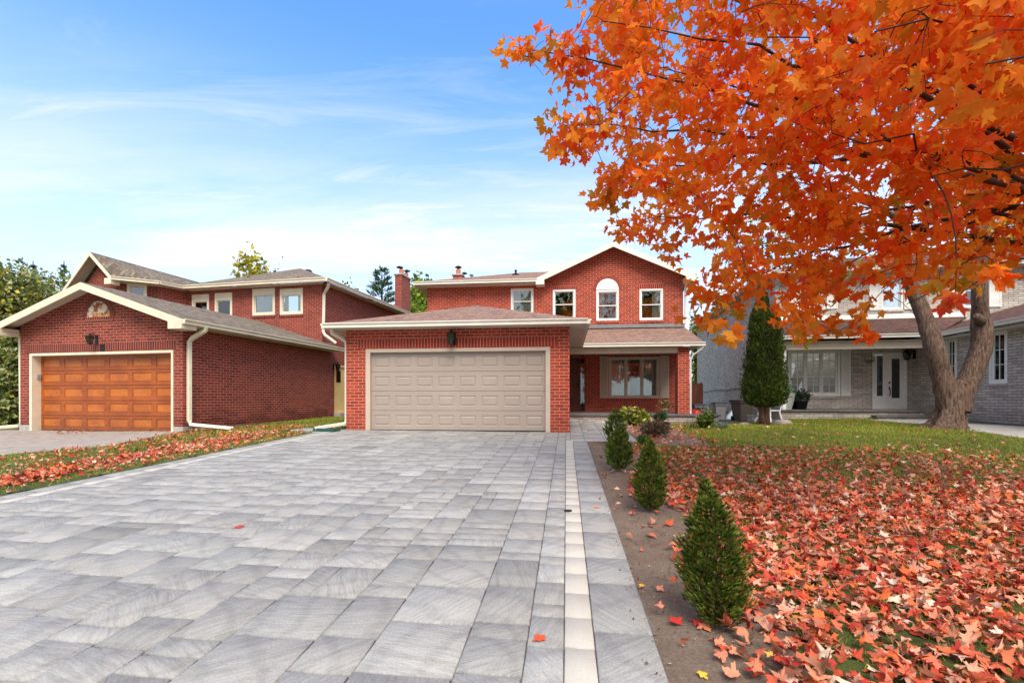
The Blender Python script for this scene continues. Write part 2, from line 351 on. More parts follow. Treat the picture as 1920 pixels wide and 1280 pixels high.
attrmat('maple_leaf',.6,.64,.10,spec=.12); attrmat('litter_leaf',.75,.15,.3,spec=.15); attrmat('foliage',.6,.3,.25,nscale=6); attrmat('grass',.6,.35,.2,nscale=3)
attrmat('pebble',.9,0,.3)
# faded painted panel in the gable niche
m,nt,p,o=newmat('faded_paint'); uv=texc(nt); n=noise(nt,uv,4.2,3,.5,dist=.6); n2=noise(nt,uv,7,2,.5)
c=mixc(nt,ramp(nt,n.outputs[0],.50,.56),srgb(205,190,172),srgb(140,74,48)); c=mixc(nt,ramp(nt,n2.outputs[0],.56,.6),c,srgb(206,138,72)); nt.links.new(c,p.inputs['Base Color']); p.inputs['Roughness'].default_value=.7
# paving stone: per-stone tone in Col, veins run in each stone's own UV direction
m,nt,p,o=newmat('paving'); uv=texc(nt); a=N(nt,'ShaderNodeAttribute',attribute_name='Col')
v1=noise(nt,uv,2.6,6,.6,(.8,7,1),1.6); v2=noise(nt,uv,9,5,.65,(1,6,1),1.0); v3=noise(nt,uv,90,2,.6)
w=N(nt,'ShaderNodeTexWave',i_Scale=1.3,i_Distortion=6.0,i_Detail=4.0); w.inputs['Detail Scale'].default_value=1.4; nt.links.new(uv,w.inputs[0])
c=mixc(nt,ramp(nt,v1.outputs[0],.42,.66,0,.52),a.outputs['Color'],(.60,.60,.62,1),'MULTIPLY')
c=mixc(nt,ramp(nt,v2.outputs[0],.45,.7,0,.5),c,(.62,.62,.64,1),'MULTIPLY')
c=mixc(nt,ramp(nt,w.outputs[1],.72,.98,0,.30),c,(.60,.60,.62,1),'MULTIPLY')
c=mixc(nt,ramp(nt,v3.outputs[0],.3,.7,0,.6),c,(.55,.55,.55,1),'MULTIPLY')
nt.links.new(c,p.inputs['Base Color']); p.inputs['Roughness'].default_value=.75; p.inputs['Specular IOR Level'].default_value=.35
ad=N(nt,'ShaderNodeMath',operation='ADD'); nt.links.new(v1.outputs[0],ad.inputs[0]); nt.links.new(v2.outputs[0],ad.inputs[1]); bump(nt,p,ad.outputs[0],.5,.008)
m,nt,p,o=newmat('border_paving'); uv=texc(nt); a=N(nt,'ShaderNodeAttribute',attribute_name='Col'); v3=noise(nt,uv,70,3,.6); v4=noise(nt,uv,5,4,.6)
c=mixc(nt,ramp(nt,v3.outputs[0],.35,.7,0,.25),a.outputs['Color'],(.62,.6,.58,1),'MULTIPLY'); c=mixc(nt,ramp(nt,v4.outputs[0],.4,.7,0,.3),c,(.7,.68,.64,1),'MULTIPLY'); nt.links.new(c,p.inputs['Base Color']); p.inputs['Roughness'].default_value=.8; bump(nt,p,v3.outputs[0],.2,.003)
m,nt,p,o=newmat('joint_sand'); n=noise(nt,texc(nt,'Object'),40,3); nt.links.new(mixc(nt,n.outputs[0],srgb(84,80,78),srgb(118,112,106)),p.inputs['Base Color']); p.inputs['Roughness'].default_value=1
m,nt,p,o=newmat('soil'); t=texc(nt,'Object'); n=noise(nt,t,3,8,.7); n2=noise(nt,t,55,5,.75)
c=mixc(nt,ramp(nt,n.outputs[0],.3,.7),srgb(112,92,78),srgb(146,128,112)); c=mixc(nt,ramp(nt,n2.outputs[0],.35,.7,0,.7),c,srgb(84,66,54)); nt.links.new(c,p.inputs['Base Color']); p.inputs['Roughness'].default_value=1; bump(nt,p,n2.outputs[0],.9,.02)
m,nt,p,o=newmat('turf'); t=texc(nt,'Object'); n=noise(nt,t,1.2,6,.7); n2=noise(nt,t,70,4,.8)
c=mixc(nt,ramp(nt,n.outputs[0],.35,.65),srgb(72,88,34),srgb(98,112,40)); c=mixc(nt,ramp(nt,n2.outputs[0],.4,.65,0,.7),c,srgb(58,66,24)); nt.links.new(c,p.inputs['Base Color']); p.inputs['Roughness'].default_value=1; bump(nt,p,n2.outputs[0],.9,.03)
# ================= ground, driveway, paths =================
def grid_sheet(name,mat,x0,x1,y0,y1,step,pred,zoff,amp=0.,**t):
    xs=np.arange(x0,x1+step/2,step); ys=np.arange(y0,y1+step/2,step)
    X,Y=np.meshgrid(xs,ys,indexing='ij'); Z=gz(X,Y)+(zoff(X,Y) if callable(zoff) else zoff)
    if amp: Z=Z+amp*.8*(np.sin(X*9.1+Y*3.3)*np.sin(Y*7.7-X*2.1)+.7*rng.standard_normal(X.shape))
    V=np.stack([X,Y,Z],-1).reshape(-1,3); nx,ny=len(xs),len(ys)
    i,j=np.meshgrid(np.arange(nx-1),np.arange(ny-1),indexing='ij'); cx=xs[i]+step/2; cy=ys[j]+step/2
    k=pred(cx,cy); i=i[k];j=j[k]; a=i*ny+j
    Fc=np.stack([a,a+ny,a+ny+1,a+1],-1)
    u,inv=np.unique(Fc.ravel(),return_inverse=True)
    return npmesh(name,V[u],inv.astype(np.int32),4,mat,smooth=amp>0,**t)
mb=MB()
xs=[-200,-90,-40,-20]+[x for x in range(-16,21)]+[26,40,90,200]; ys=[-60,-20,-8]+[y for y in range(-4,25)]+[30,40,60,110,250]
for a,b in zip(xs,xs[1:]):
    for c,d in zip(ys,ys[1:]): mb.face([(a,c,G(a,c)-.035),(b,c,G(b,c)-.035),(b,d,G(b,d)-.035),(a,d,G(a,d)-.035)])
mb.build('ground','turf',kind='structure')
def toab(x,y): return x*FD.c-y*FD.s, x*FD.s+y*FD.c
def drive_mask(x,y):
    a,b=toab(x,y); e=.02
    return ((a>-6.46)&(a<.46)&(b<12.4))|((a>-7.42)&(a<-6.4)&(b>11.55+(-6.4-a)*.25)&(b<12.75))|((a>.0)&(a<1.56)&(b>10.58)&(b<17.2))
V=[];Fq=[];C=[];UV=[]
def paver(a0,a1,b0,b1,col,g=.003,up=0.):
    if a1-a0<.03 or b1-b0<.03: return
    n=len(V); h=rng.normal(0,.0008)+up; ring=[]
    for ins,dz in ((0,-.018),(.0,-.006),(.005,0)):
        for a,b in ((a0+g+ins,b0+g*1.7+ins),(a1-g-ins,b0+g*1.7+ins),(a1-g-ins,b1-g*1.7-ins),(a0+g+ins,b1-g*1.7-ins)):
            x,y=FD.w(a,b); V.append((x,y,G(x,y)+dz+h)); ring.append((a,b)); C.append(col)
    for r in (0,4):
        for k in range(4): Fq.append((n+r+k,n+r+(k+1)%4,n+r+4+(k+1)%4,n+r+4+k))
    Fq.append((n+8,n+9,n+10,n+11))
    th=rng.uniform(-1.1,1.1)+(math.pi/2 if rng.random()<.3 else 0); ou,ov=rng.uniform(0,60,2); c,s=math.cos(th),math.sin(th)
    for f in Fq[-9:]:
        for v in f:
            a,b=ring[v-n]; UV.append((a*c-b*s+ou,a*s+b*c+ov))
def tone(base=.395,sd=.034):
    t=max(.2,rng.normal(base,sd)); 
    if rng.random()<.10: t*=.84
    w=rng.normal(0,.008); return (t*(1.03+w),t*1.0,t*(.965-w*.6))
def field(a0,a1,b0,b1,widths=(.308,.308,.462)):
    a=a0
    while a<a1-.04:
        w=float(rng.choice(widths)); w=min(w,a1-a) if a1-a-w>.1 else a1-a
        b=b0-rng.uniform(0,.4)
        while b<b1:
            l=float(rng.choice([.154,.308,.308,.462,.462])); 
            if w>.4 and l>.3 and rng.random()<.35:   # two stones side by side in a wide lane
                k=.154 if rng.random()<.5 else w-.154
                paver(a,a+k,max(b,b0),min(b+l,b1),tone()); paver(a+k,a+w,max(b,b0),min(b+l,b1),tone())
            else: paver(a,a+w,max(b,b0),min(b+l,b1),tone())
            b+=l
        a+=w
field(-6.05,-.012,-2.2,12.30)
MAIN=(V,Fq,C,UV); BORD=([],[],[],[])
def use(t):
    global V,Fq,C,UV
    V,Fq,C,UV=t
def strip(a0,a1,b0,b1,l,col):
    b=b0
    while b<b1:
        k=float(rng.choice(l)); paver(a0,a1,b,min(b+k,b1),col() ); b+=k
beige=lambda:(lambda t:(t*1.06,t*.99,t*.89))(rng.normal(.47,.014))
use(BORD); strip(-.012,.142,-2.2,10.62,[.305],beige); strip(-6.204,-6.05,-2.2,12.0,[.305],beige); use(MAIN); strip(.142,.45,-2.2,10.62,[.305,.46,.46,.61],tone)
strip(-6.45,-6.204,-2.2,11.6,[.305,.46],tone)
field(-7.4,-6.21,12.02,12.7,(.308,)); field(-6.9,-6.21,11.62,12.02,(.308,))
field(-6.204,-6.05,12.0,12.3,(.154,)); field(-7.4,-5.95,12.7,12.72)
# walkway to the porch with its light border
field(-.012,.10,10.62,12.3,(.2,)); field(.10,1.15,10.78,17.2,(.308,.462))
def cross(b0,b1,a0,a1,l,col):
    a=a0
    while a<a1: paver(a,min(a+l,a1),b0,b1,col()); a+=l
use(BORD); cross(10.62,10.78,.10,1.30,.305,beige); strip(1.15,1.30,10.78,17.2,[.305],beige); npmesh('driveway_border',np.array(V),np.array(Fq,dtype=np.int32).ravel(),4,'border_paving',cols=np.array(C),uv=np.array(UV),kind='structure'); use(MAIN); strip(1.30,1.56,10.62,17.2,[.46],tone)
npmesh('driveway',np.array(V),np.array(Fq,dtype=np.int32).ravel(),4,'paving',cols=np.array(C),uv=np.array(UV),kind='structure')
grid_sheet('driveway_bedding','joint_sand',-10,4,-3,18.6,.1,drive_mask,-.016,kind='structure')
bed_edge=lambda b: 1.02+.12*np.sin(b*1.7)+.07*np.sin(b*4.3+1)+.25*np.clip((b-8)/3,0,1)
def soil_mask(x,y):
    a,b=toab(x,y); return ((a>.36)&(a<bed_edge(b)+.3)&(b<10.62)&(b>-2))|((a>1.56)&(a<3.0)&(b>=10.0)&(b<17.2))|((a>3)&(a<5.2)&(b>15.4)&(b<17.2))
grid_sheet('soil_bed','soil',-.5,8,-2,18,.05,soil_mask,lambda x,y:np.where(toab(x,y)[0]<.475,-.022,-.006),.0035,kind='structure')
def poly_in(P):
    P=np.array(P)
    def f(x,y):
        r=np.zeros(np.shape(x),bool); n=len(P)
        for i in range(n):
            x1,y1=P[i];x2,y2=P[(i+1)%n]
            if y1==y2: continue
            c=((y1>y)!=(y2>y))&(x<(x2-x1)*(y-y1)/(y2-y1)+x1); r^=c
        return r
    return f
ND=[FL.w(-.6,.15),FL.w(5.6,.15),gp(322,813),gp(200,836),gp(0,853),(-13,9.0),(-26,4),(-26,12)]
nd_mask=poly_in(ND)
right_walk=[gp(1610,786),gp(1740,797),gp(1935,824),(18,6.0),(24,6.0),(24,16),(16,20),gp(1700,786)]
rw_mask=poly_in(right_walk)
gravel=[gp(1303,800),gp(1345,794),gp(1400,793),gp(1480,792),(11,20),(9,26),(7,26),(6.2,17.2)]
gr_mask=poly_in(gravel)
def lawn_right(x,y):
    a,b=toab(x,y); return (a>bed_edge(b))&(~drive_mask(x,y))&(~soil_mask(x,y))&(~rw_mask(x,y))&(~gr_mask(x,y))&(y<18.5)&(b>-3)&(y<17.6)
def lawn_left(x,y):
    a,b=toab(x,y); al,bl=FL.loc(x,y) if hasattr(FL,'loc') else ((x-FL.x0)*FL.c-(y-FL.y0)*FL.s,(x-FL.x0)*FL.s+(y-FL.y0)*FL.c)
    return (a<-6.47)&(~drive_mask(x,y))&(~nd_mask(x,y))&((al>5.67)|(bl<.02))&(~((a>-5.92)&(b>12.2)))
grid_sheet('lawn','turf',-.5,16,-2,18,.1,lawn_right,-.002,.003,kind='structure')
grid_sheet('side_lawn','turf',-26,-3,-2,24,.1,lawn_left,-.002,.003,kind='structure')
# neighbour's paved driveway, neighbour's asphalt and path, gravel side yard
m,nt,p,o=newmat('old_pavers'); t=texc(nt,'Object'); mp=N(nt,'ShaderNodeMapping'); mp.inputs['Rotation'].default_value=(0,0,R(12)); nt.links.new(t,mp.inputs[0])
b=N(nt,'ShaderNodeTexBrick',i_Scale=1.0); b.inputs['Brick Width'].default_value=.2; b.inputs['Row Height'].default_value=.1; b.inputs['Mortar Size'].default_value=.006
b.inputs['Color1'].default_value=srgb(172,162,154); b.inputs['Color2'].default_value=srgb(152,142,136); b.inputs['Mortar'].default_value=srgb(112,98,92); nt.links.new(mp.outputs[0],b.inputs[0])
n=noise(nt,t,2,6,.7); nt.links.new(mixc(nt,ramp(nt,n.outputs[0],.3,.7,0,.4),b.outputs[0],(.7,.68,.66,1),'MULTIPLY'),p.inputs['Base Color']); p.inputs['Roughness'].default_value=.9
grid_sheet('neighbour_driveway','old_pavers',-26,-7,4,15,.1,nd_mask,.004,kind='structure')
grid_sheet('neighbour_path','concrete',6,24,6,21,.1,rw_mask,.002,kind='structure')
asph=poly_in([gp(1742,790),gp(1935,800),gp(1935,815),(19,7.0),(24,7),(24,16),(17,19)])
grid_sheet('neighbour_asphalt','asphalt',6,24,6,21,.1,asph,.010,kind='structure')
grid_sheet('gravel_side_yard','asphalt',5,12,15,27,.15,gr_mask,.0,.006,kind='structure')

# ================= building parts =================
def gutter(mb,p0,p1,out,mi=0,h=.125,w=.12):
    mb.sweep(p0,p1,out,[(0,0),(0,h),(.012,h),(.012,h*.93),(w-.02,h*.93),(w-.02,h),(w,h),(w,h*.8),(w*.72,h*.45),(w*.72,0)],mi)
def downspout(parent,pts,mat,name='downspout',f=(.045,.035)):
    mb=MB(); mb.tube(pts,.04,flat=f); return mb.build(name,mat,parent)
def ring(mb,s0,s1,z0,z1,w,t0,t1,mi=0,wb=None):
    wb=wb or w
    mb.box(s0,s0+w,t0,t1,z0,z1,mi); mb.box(s1-w,s1,t0,t1,z0,z1,mi); mb.box(s0+w,s1-w,t0,t1,z1-w,z1,mi); mb.box(s0+w,s1-w,t0,t1,z0,z0+wb,mi)
def curtain(parent,M,s0,s1,z0,z1,t,mat='curtain'):
    mb=MB(M); n=max(8,int((s1-s0)/.025)); 
    xs=[s0+(s1-s0)*i/n for i in range(n+1)]; ys=[t+.02*math.sin(i*1.25)+.01*math.sin(i*.5) for i in range(n+1)]
    for i in range(n): mb.face([(xs[i],ys[i],z0),(xs[i+1],ys[i+1],z0),(xs[i+1],ys[i+1],z1),(xs[i],ys[i],z1)])
    return mb.build('curtain',mat,parent,smooth=True)
def window(parent,M,s0,s1,z0,z1,style='hung',mat='white_paint',rec=.09,w=.07,sill=None,curt=(),n=3,label=None,lights=None,top=0,glass='glass'):
    mb=MB(M); ring(mb,s0,s1,z0,z1,w,-.012,rec)
    if top: mb.box(s0+w,s1-w,-.006,rec,z1-w-top,z1-w)
    zt=z1-w-top
    f=mb.build('window',mat,parent,label=label)
    a0,a1,b0,b1=s0+w,s1-w,z0+w,zt
    def pane(x0,x1,y0,y1,t=.06):
        q=MB(M); q.box(x0,x1,t,t+.006,y0,y1); q.build('pane',glass,f)
    sm=MB(M)
    if style=='hung':
        mid=(b0+b1)/2; ring(sm,a0,a1,mid-.02,b1,.035,.03,.055); ring(sm,a0,a1,b0,mid+.02,.035,.058,.083)
        pane(a0+.03,a1-.03,mid+.0,b1-.03,.04); pane(a0+.03,a1-.03,b0+.03,mid-.0,.068)
    elif style=='fixed':
        ring(sm,a0,a1,b0,b1,.03,.03,.07); pane(a0+.03,a1-.03,b0+.03,b1-.03,.045)
    elif style=='casement':
        k=(a1-a0)/n
        for i in range(n):
            x0=a0+i*k;x1=x0+k; ring(sm,x0+.01,x1-.01,b0,b1,.055,.02,.07)
            if i: sm.box(x0-.02,x0+.02,-.008,.075,b0,b1)
            pane(x0+.06,x1-.06,b0+.05,b1-.05,.045)
            if lights:
                c,r=lights
                for j in range(1,c): xx=x0+.065+(k-.13)*j/c; sm.box(xx-.009,xx+.009,.028,.0445,b0+.055,b1-.055)
                for j in range(1,r): z=b0+.055+(b1-b0-.11)*j/r; sm.box(x0+.065,x1-.065,.030,.0448,z-.009,z+.009)
    sm.build('sash',mat,f)
    for c0,c1 in curt: curtain(f,M,s0+(s1-s0)*c0,s0+(s1-s0)*c1,b0-.03,b1+.03,.135)
    if sill:
        q=MB(M); q.box(s0-.02,s1+.02,-.035,.02,z0-.09,z0-.002); q.build('sill',sill,f)
    return f
def shutter(parent,M,s0,s1,z0,z1,mat):
    mb=MB(M); ring(mb,s0,s1,z0,z1,.045,-.04,-.002); mb.box(s0+.045,s1-.045,-.012,-.002,z0+.045,z1-.045)
    z=z0+.06; 
    while z<z1-.07:
        mb.face([(s0+.045,-.034,z),(s1-.045,-.034,z),(s1-.045,-.016,z+.034),(s0+.045,-.016,z+.034)]); mb.face([(s0+.045,-.034,z),(s0+.045,-.014,z-.004),(s1-.045,-.014,z-.004),(s1-.045,-.034,z)]); z+=.042
    return mb.build('shutter',mat,parent)
def panel_door(parent,name,mat,M,s0,s1,z0,z1,cols,rows,fw,fh,t,groove=True,raise_=.0,inward=.014):
    two=isinstance(mat,(list,tuple))
    mb=MB(M); pw=(s1-s0)/cols; ph=(z1-z0)/rows; H=[]
    for i in range(cols):
        for j in range(rows):
            cx=s0+pw*(i+.5); cz=z0+ph*(j+.5); H.append((cx-pw*fw/2,cx+pw*fw/2,cz-ph*fh/2,cz+ph*fh/2))
    zs=[z0]+[z0+ph*j for j in range(1,rows)]+[z1]
    for j in range(rows):   # each section has a rounded lip so the joints read
        a,b=zs[j]+.004,zs[j+1]-.004; HH=[h for h in H if a<(h[2]+h[3])/2<b]
        mb.wall(s0,s1,a+.008,b-.008,HH,rec=0.0,t=t)
        mb.face([(s0,t+.012,a),(s1,t+.012,a),(s1,t,a+.008),(s0,t,a+.008)]); mb.face([(s0,t,b-.008),(s1,t,b-.008),(s1,t+.012,b),(s0,t+.012,b)])
    mb.face([(s0,t+.0125,z0),(s1,t+.0125,z0),(s1,t+.0125,z1),(s0,t+.0125,z1)])
    for x0,x1,a,b in H:
        R0=(x0,x1,a,b,t); d=.018; R1=(x0+d,x1-d,a+d,b-d,t+inward); R2=(x0+d*1.4,x1-d*1.4,a+d*1.4,b-d*1.4,t+inward); k=.05 if b-a>.2 else .04; R3=(x0+k,x1-k,a+k,b-k,t+raise_)
        for A,B,mi_ in ((R0,R1,0),(R1,R2,0),(R2,R3,1)):
            def P(q): return [(q[0],q[4],q[2]),(q[1],q[4],q[2]),(q[1],q[4],q[3]),(q[0],q[4],q[3])]
            p,q=P(A),P(B)
            for i in range(4):
                j=(i+1)%4; mb.face([p[i],p[j],q[j],q[i]],uv=[(v[0],v[2]) for v in (p[i],p[j],q[j],q[i])],mi=mi_ if two else 0)
        mb.face([(R3[0],R3[4],R3[2]),(R3[1],R3[4],R3[2]),(R3[1],R3[4],R3[3]),(R3[0],R3[4],R3[3])],mi=1 if two else 0)
    return mb.build(name,mat,parent)
def lantern(parent,M,s,z,sc=1.,down=False,mat='dark_metal'):
    """wall lantern: back plate, curved arm, tapered glazed cage with roof and finial; hangs in front of t=0"""
    mb=MB(M@Matrix.Translation((s,0,z))@Matrix.Scale(sc,4)); mb.box(-.045,.045,-.02,.0,-.14,.10,0,.008)
    mb.tube([(0,-.01,.02),(0,-.07,.10),(0,-.13,.13),(0,-.17,.10)],.011,6)
    cy=-.17
    for sx,sy in ((-1,-1),(1,-1),(1,1),(-1,1)): mb.tube([(sx*.035,cy+sy*.035,-.13),(sx*.062,cy+sy*.062,.03)],.007,5)
    mb.prism([(-.045,cy-.045),(.045,cy-.045),(.045,cy+.045),(-.045,cy+.045)],-.15,-.13)
    mb.lathe((0,cy),[(.0,-.18),(.015,-.165),(.03,-.15)],8)
    rr=[(.088,.028),(.092,.034),(.055,.075),(.03,.085),(.018,.105),(.0,.12)]
    mb.lathe((0,cy),rr,8); mb.box(-.066,.066,cy-.003,cy+.003,.022,.032)
    o=mb.build('lantern',mat,parent)
    g=MB(M@Matrix.Translation((s,0,z))@Matrix.Scale(sc,4))
    A=[(-.036,cy-.036,-.13),(.036,cy-.036,-.13),(.036,cy+.036,-.13),(-.036,cy+.036,-.13)]; B=[(-.06,cy-.06,.028),(.06,cy-.06,.028),(.06,cy+.06,.028),(-.06,cy+.06,.028)]
    for i in range(4): g.face([A[i],A[(i+1)%4],B[(i+1)%4],B[i]])
    g.build('lamp_glass','grey_glass',o)
    q=MB(M@Matrix.Translation((s,0,z))@Matrix.Scale(sc,4)); q.lathe((0,cy),[(0,-.12),(.014,-.12),(.014,-.04),(.006,-.02),(0,-.01)],8); q.build('bulb','white_paint',o,smooth=True)
    return o
def vent(parent,x,y,z,mat='dark_metal',h=.22):
    mb=MB(); mb.box(x-.14,x+.14,y-.14,y+.14,z-.12,z+.03,0,.01); mb.tube([(x,y,z),(x,y,z+h)],.05,10); mb.lathe((x,y),[(.07,z+h-.02),(.07,z+h),(0,z+h+.03)],10); return mb.build('roof_vent',mat,parent)
def chimney(parent,a0,a1,b0,b1,z0,z1,brickm,pots):
    mb=MB(); 
    for M_,s0,s1 in ((Mfront(b0),a0,a1),(Mside(a0,'-x'),-b1,-b0),(Mside(a1,'+x'),b0,b1)):
        q=MB(M_); q.wall(s0,s1,z0,z1); 
        for f in q.f: mb.v+= [q.v[i] for i in f]; mb.f.append(list(range(len(mb.v)-len(f),len(mb.v)))); mb.uv+=[q.uv[i] for i in f]; mb.mi.append(0)
    mb.face([(a1,b1,z0),(a0,b1,z0),(a0,b1,z1),(a1,b1,z1)])
    c=mb.build('chimney',brickm,parent)
    q=MB(); q.box(a0-.06,a1+.06,b0-.06,b1+.06,z1,z1+.09,0,.02); q.build('chimney_cap','concrete',c)
    for (x,y,h,r,tilt) in pots:
        q=MB(); q.lathe((x,y),[(r*1.1,z1+.09),(r,z1+.12),(r,z1+h),(r*.8,z1+h)],12,0); q.build('chimney_pot','terracotta',c)
        q=MB(); q.tube([(x,y,z1+h-.02),(x+tilt*.5,y,z1+h+.12)],r*.55,8); q.lathe((x+tilt,y),[(r*1.5,z1+h+.12),(r*1.4,z1+h+.16),(0,z1+h+.24)],10); q.build('cowl','dark_metal',c)
    return c
def wallset(parent,walls,mat,name='wall',extra=None):
    mb=MB()
    def merge(q):
        o=len(mb.v); mb.v+=q.v; mb.f+=[[i+o for i in f] for f in q.f]; mb.uv+=q.uv; mb.mi+=q.mi
    for M_,s0,s1,z0,z1,holes,rec in walls:
        q=MB(M_); q.wall(s0,s1,z0,z1,holes,rec); merge(q)
    if extra:
        for q in extra: merge(q)
    return mb.build(name,mat,parent)

# ================= main house =================
H=FM.root('brick_house',label='bright red brick two-storey house with taupe double garage door, in the middle',category='house',group='brick houses on the street')
GZ=2.60
Bw=7.55; ZE=6.15
wins=[]   # upper windows (a0,a1,z0,z1)
def rectB(fr,b,x0,y0,x1,y1):
    a0,_=fr.B(x0,y0,b); a1,_=fr.B(x1,y0,b); _,z1=fr.B((x0+x1)/2,y0,b); _,z0=fr.B((x0+x1)/2,y1,b); return (a0,a1,z0,z1)
u1=rectB(FM,Bw,958,549,1000,590); u1=(u1[0],u1[1],4.86,5.93)
u2=rectB(FM,Bw,1036.5,543,1079,598); u3=rectB(FM,Bw,1118,544,1160,601); u4=rectB(FM,Bw,1199,541.5,1243,600)
ga=(u3[0]-.0,u3[1]+.0,u3[3],u3[3]+.30)
pw=(7.66,9.70,1.34,3.02)
door_h=(6.06,6.72,.80,3.0)
arc_c=((u3[0]+u3[1])/2,u3[3]+.02); arc_r=(u3[1]-u3[0])/2
gpoly=MB(Mfront(Bw)); gpoly.face([(4.72,0,ZE-.1),(10.62,0,ZE-.1),(10.62,0,6.29),(7.80,0,7.56),(4.72,0,6.17)])
wallset(H,[
 (ID,0,6.014,0,3.24,[(.55,5.52,-.1,2.655)],.22),
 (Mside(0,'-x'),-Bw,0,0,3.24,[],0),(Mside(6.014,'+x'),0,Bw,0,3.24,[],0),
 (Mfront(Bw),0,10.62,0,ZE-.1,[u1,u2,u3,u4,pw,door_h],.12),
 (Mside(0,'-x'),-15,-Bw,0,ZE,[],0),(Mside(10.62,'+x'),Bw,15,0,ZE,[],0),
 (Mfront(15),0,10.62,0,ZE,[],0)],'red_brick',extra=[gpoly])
# soldier courses and sills
mb=MB(); mb.box(.33,5.70,-.004,.02,2.672,2.918); mb.build('lintel','soldier_brick',H)
for u in (u2,u4):
    mb=MB(); mb.box(u[0]-.05,u[1]+.05,Bw-.004,Bw+.02,u[3]+.004,u[3]+.27); mb.build('lintel','soldier_brick',H)
mb=MB(); mb.box(pw[0]-.05,pw[1]+.05,Bw-.012,Bw+.02,pw[2]-.16,pw[2]-.004); mb.build('sill','soldier_brick',H)
# arched louvre over the middle window with its rowlock ring
mb=MB(Mfront(Bw)); k=18
for i in range(k):
    a,b=math.pi*i/k,math.pi*(i+1)/k; r0,r1=arc_r+.005,arc_r+.13
    P=[(arc_c[0]+r*math.cos(t),-.006,arc_c[1]+r*math.sin(t)) for r,t in ((r0,a),(r1,a),(r1,b),(r0,b))]
    mb.face(P,uv=[(.006+i*.168,.05),(.006+i*.168,.2),(.006+i*.168+.156,.2),(.006+i*.168+.156,.05)])
mb.build('arch','soldier_brick',H)
mb=MB(Mfront(Bw)); mb.face([(arc_c[0]-arc_r,-.012,u3[3]+.0),(arc_c[0]+arc_r,-.012,u3[3]+.0)]+[(arc_c[0]+arc_r*math.cos(math.pi*i/24),-.012,arc_c[1]+arc_r*math.sin(math.pi*i/24)) for i in range(25)])
for j in range(5):
    z=u3[3]+.03+j*.10; dz=z-arc_c[1]; hw=arc_r*.97 if dz<0 else (max(0,arc_r**2*.93-dz*dz))**.5; du=dz+.09; hu=arc_r*.97 if du<0 else (max(0,arc_r**2*.93-du*du))**.5
    if hu>.05: mb.face([(arc_c[0]-hw,-.034,z),(arc_c[0]+hw,-.034,z),(arc_c[0]+hu,-.014,z+.09),(arc_c[0]-hu,-.014,z+.09)]); hu>.05 and mb.face([(arc_c[0]-hw,-.013,z),(arc_c[0]+hw,-.013,z),(arc_c[0]+hw,-.034,z),(arc_c[0]-hw,-.034,z)])
mb.build('louvre','white_paint',H)
MF=Mfront(Bw)
window(H,MF,*u1,mat='white_paint',curt=[(.1,.9)]); window(H,MF,*u2,mat='white_paint'); window(H,MF,*u3,mat='white_paint',sill='red_brick',curt=[(.1,.36)]); window(H,MF,*u4,mat='white_paint',sill='red_brick',curt=[(.56,.9)])
window(H,MF,*pw,style='casement',mat='taupe_metal',w=.06,curt=[(.04,.42),(.60,.96)],label='wide three-pane window between taupe shutters')
shutter(H,MF,7.31,7.64,1.34,3.05,'taupe_metal'); shutter(H,MF,9.72,10.06,1.34,3.05,'taupe_metal')
# front door with sidelight
d=MB(MF); ring(d,6.06,6.72,.8,3.0,.04,-.01,.1); d.box(6.46,6.52,-.01,.1,.84,2.96); df=d.build('door_frame','brown_wood',H)
fd=panel_door(H,'front_door','brown_wood',MF,6.10,6.46,.84,2.96,1,3,.62,.8,.05,inward=.03)
q=MB(MF); q.box(6.43,6.45,-.02,.04,1.75,2.1,0,.004); q.build('handle','dark_metal',fd)
q=MB(MF); q.box(6.52,6.68,.05,.06,.9,2.9); q.build('pane','grey_glass',df)
# garage door and its trim
mb=MB(); mb.box(.553,.68,-.012,.19,0,2.655); mb.box(5.40,5.517,-.012,.19,0,2.655); mb.box(.68,5.40,-.012,.19,2.56,2.652); mb.build('garage_door_frame','taupe_metal',H)
gd=panel_door(H,'garage_door','taupe_door',ID,.68,5.40,G(-1.5,12.5)+.01,2.56,8,4,.74,.53,.10,inward=.016,raise_=.0)
lantern(H,ID,2.966,2.93,1.45)
# porch: slab, beam, ceiling, pillar
mb=MB(); mb.box(6.02,11.1,4.62,Bw-.002,.3,.715); ps=mb.build('porch_step','grey_brick',H); mb=MB(); mb.box(6.02,11.15,4.55,Bw-.004,.717,.782,0,.01); mb.build('porch_slab','dark_stone',H)
mb=MB(); mb.box(6.02,10.2,5.05,5.25,2.94,3.13); mb.build('porch_beam','soffit',H)
mb=MB(); mb.box(6.02,10.62,4.95,Bw-.003,3.13,3.15); mb.build('porch_ceiling','soffit',H)
mb=MB(); mb.box(9.84,10.24,5.02,5.42,.78,3.13); mb.build('pillar','red_brick',H)
# roofs
ez=3.30; pz=4.36
mb=MB(); R0=3.02
mb.slab([(-.4,-.4,ez),(6.43,-.4,ez),(R0,R0-.0,pz)],.03); mb.slab([(-.4,Bw,ez),(-.4,-.4,ez),(R0,R0,pz),(R0,Bw,pz)],.03); mb.slab([(6.43,-.4,ez),(6.43,Bw,ez),(R0,Bw,pz),(R0,R0,pz)],.03)
mb.slab([(6.2,4.85,3.29),(10.68,4.85,3.29),(10.68,Bw,4.20),(6.2,Bw,4.20)],.04)
q=MB()
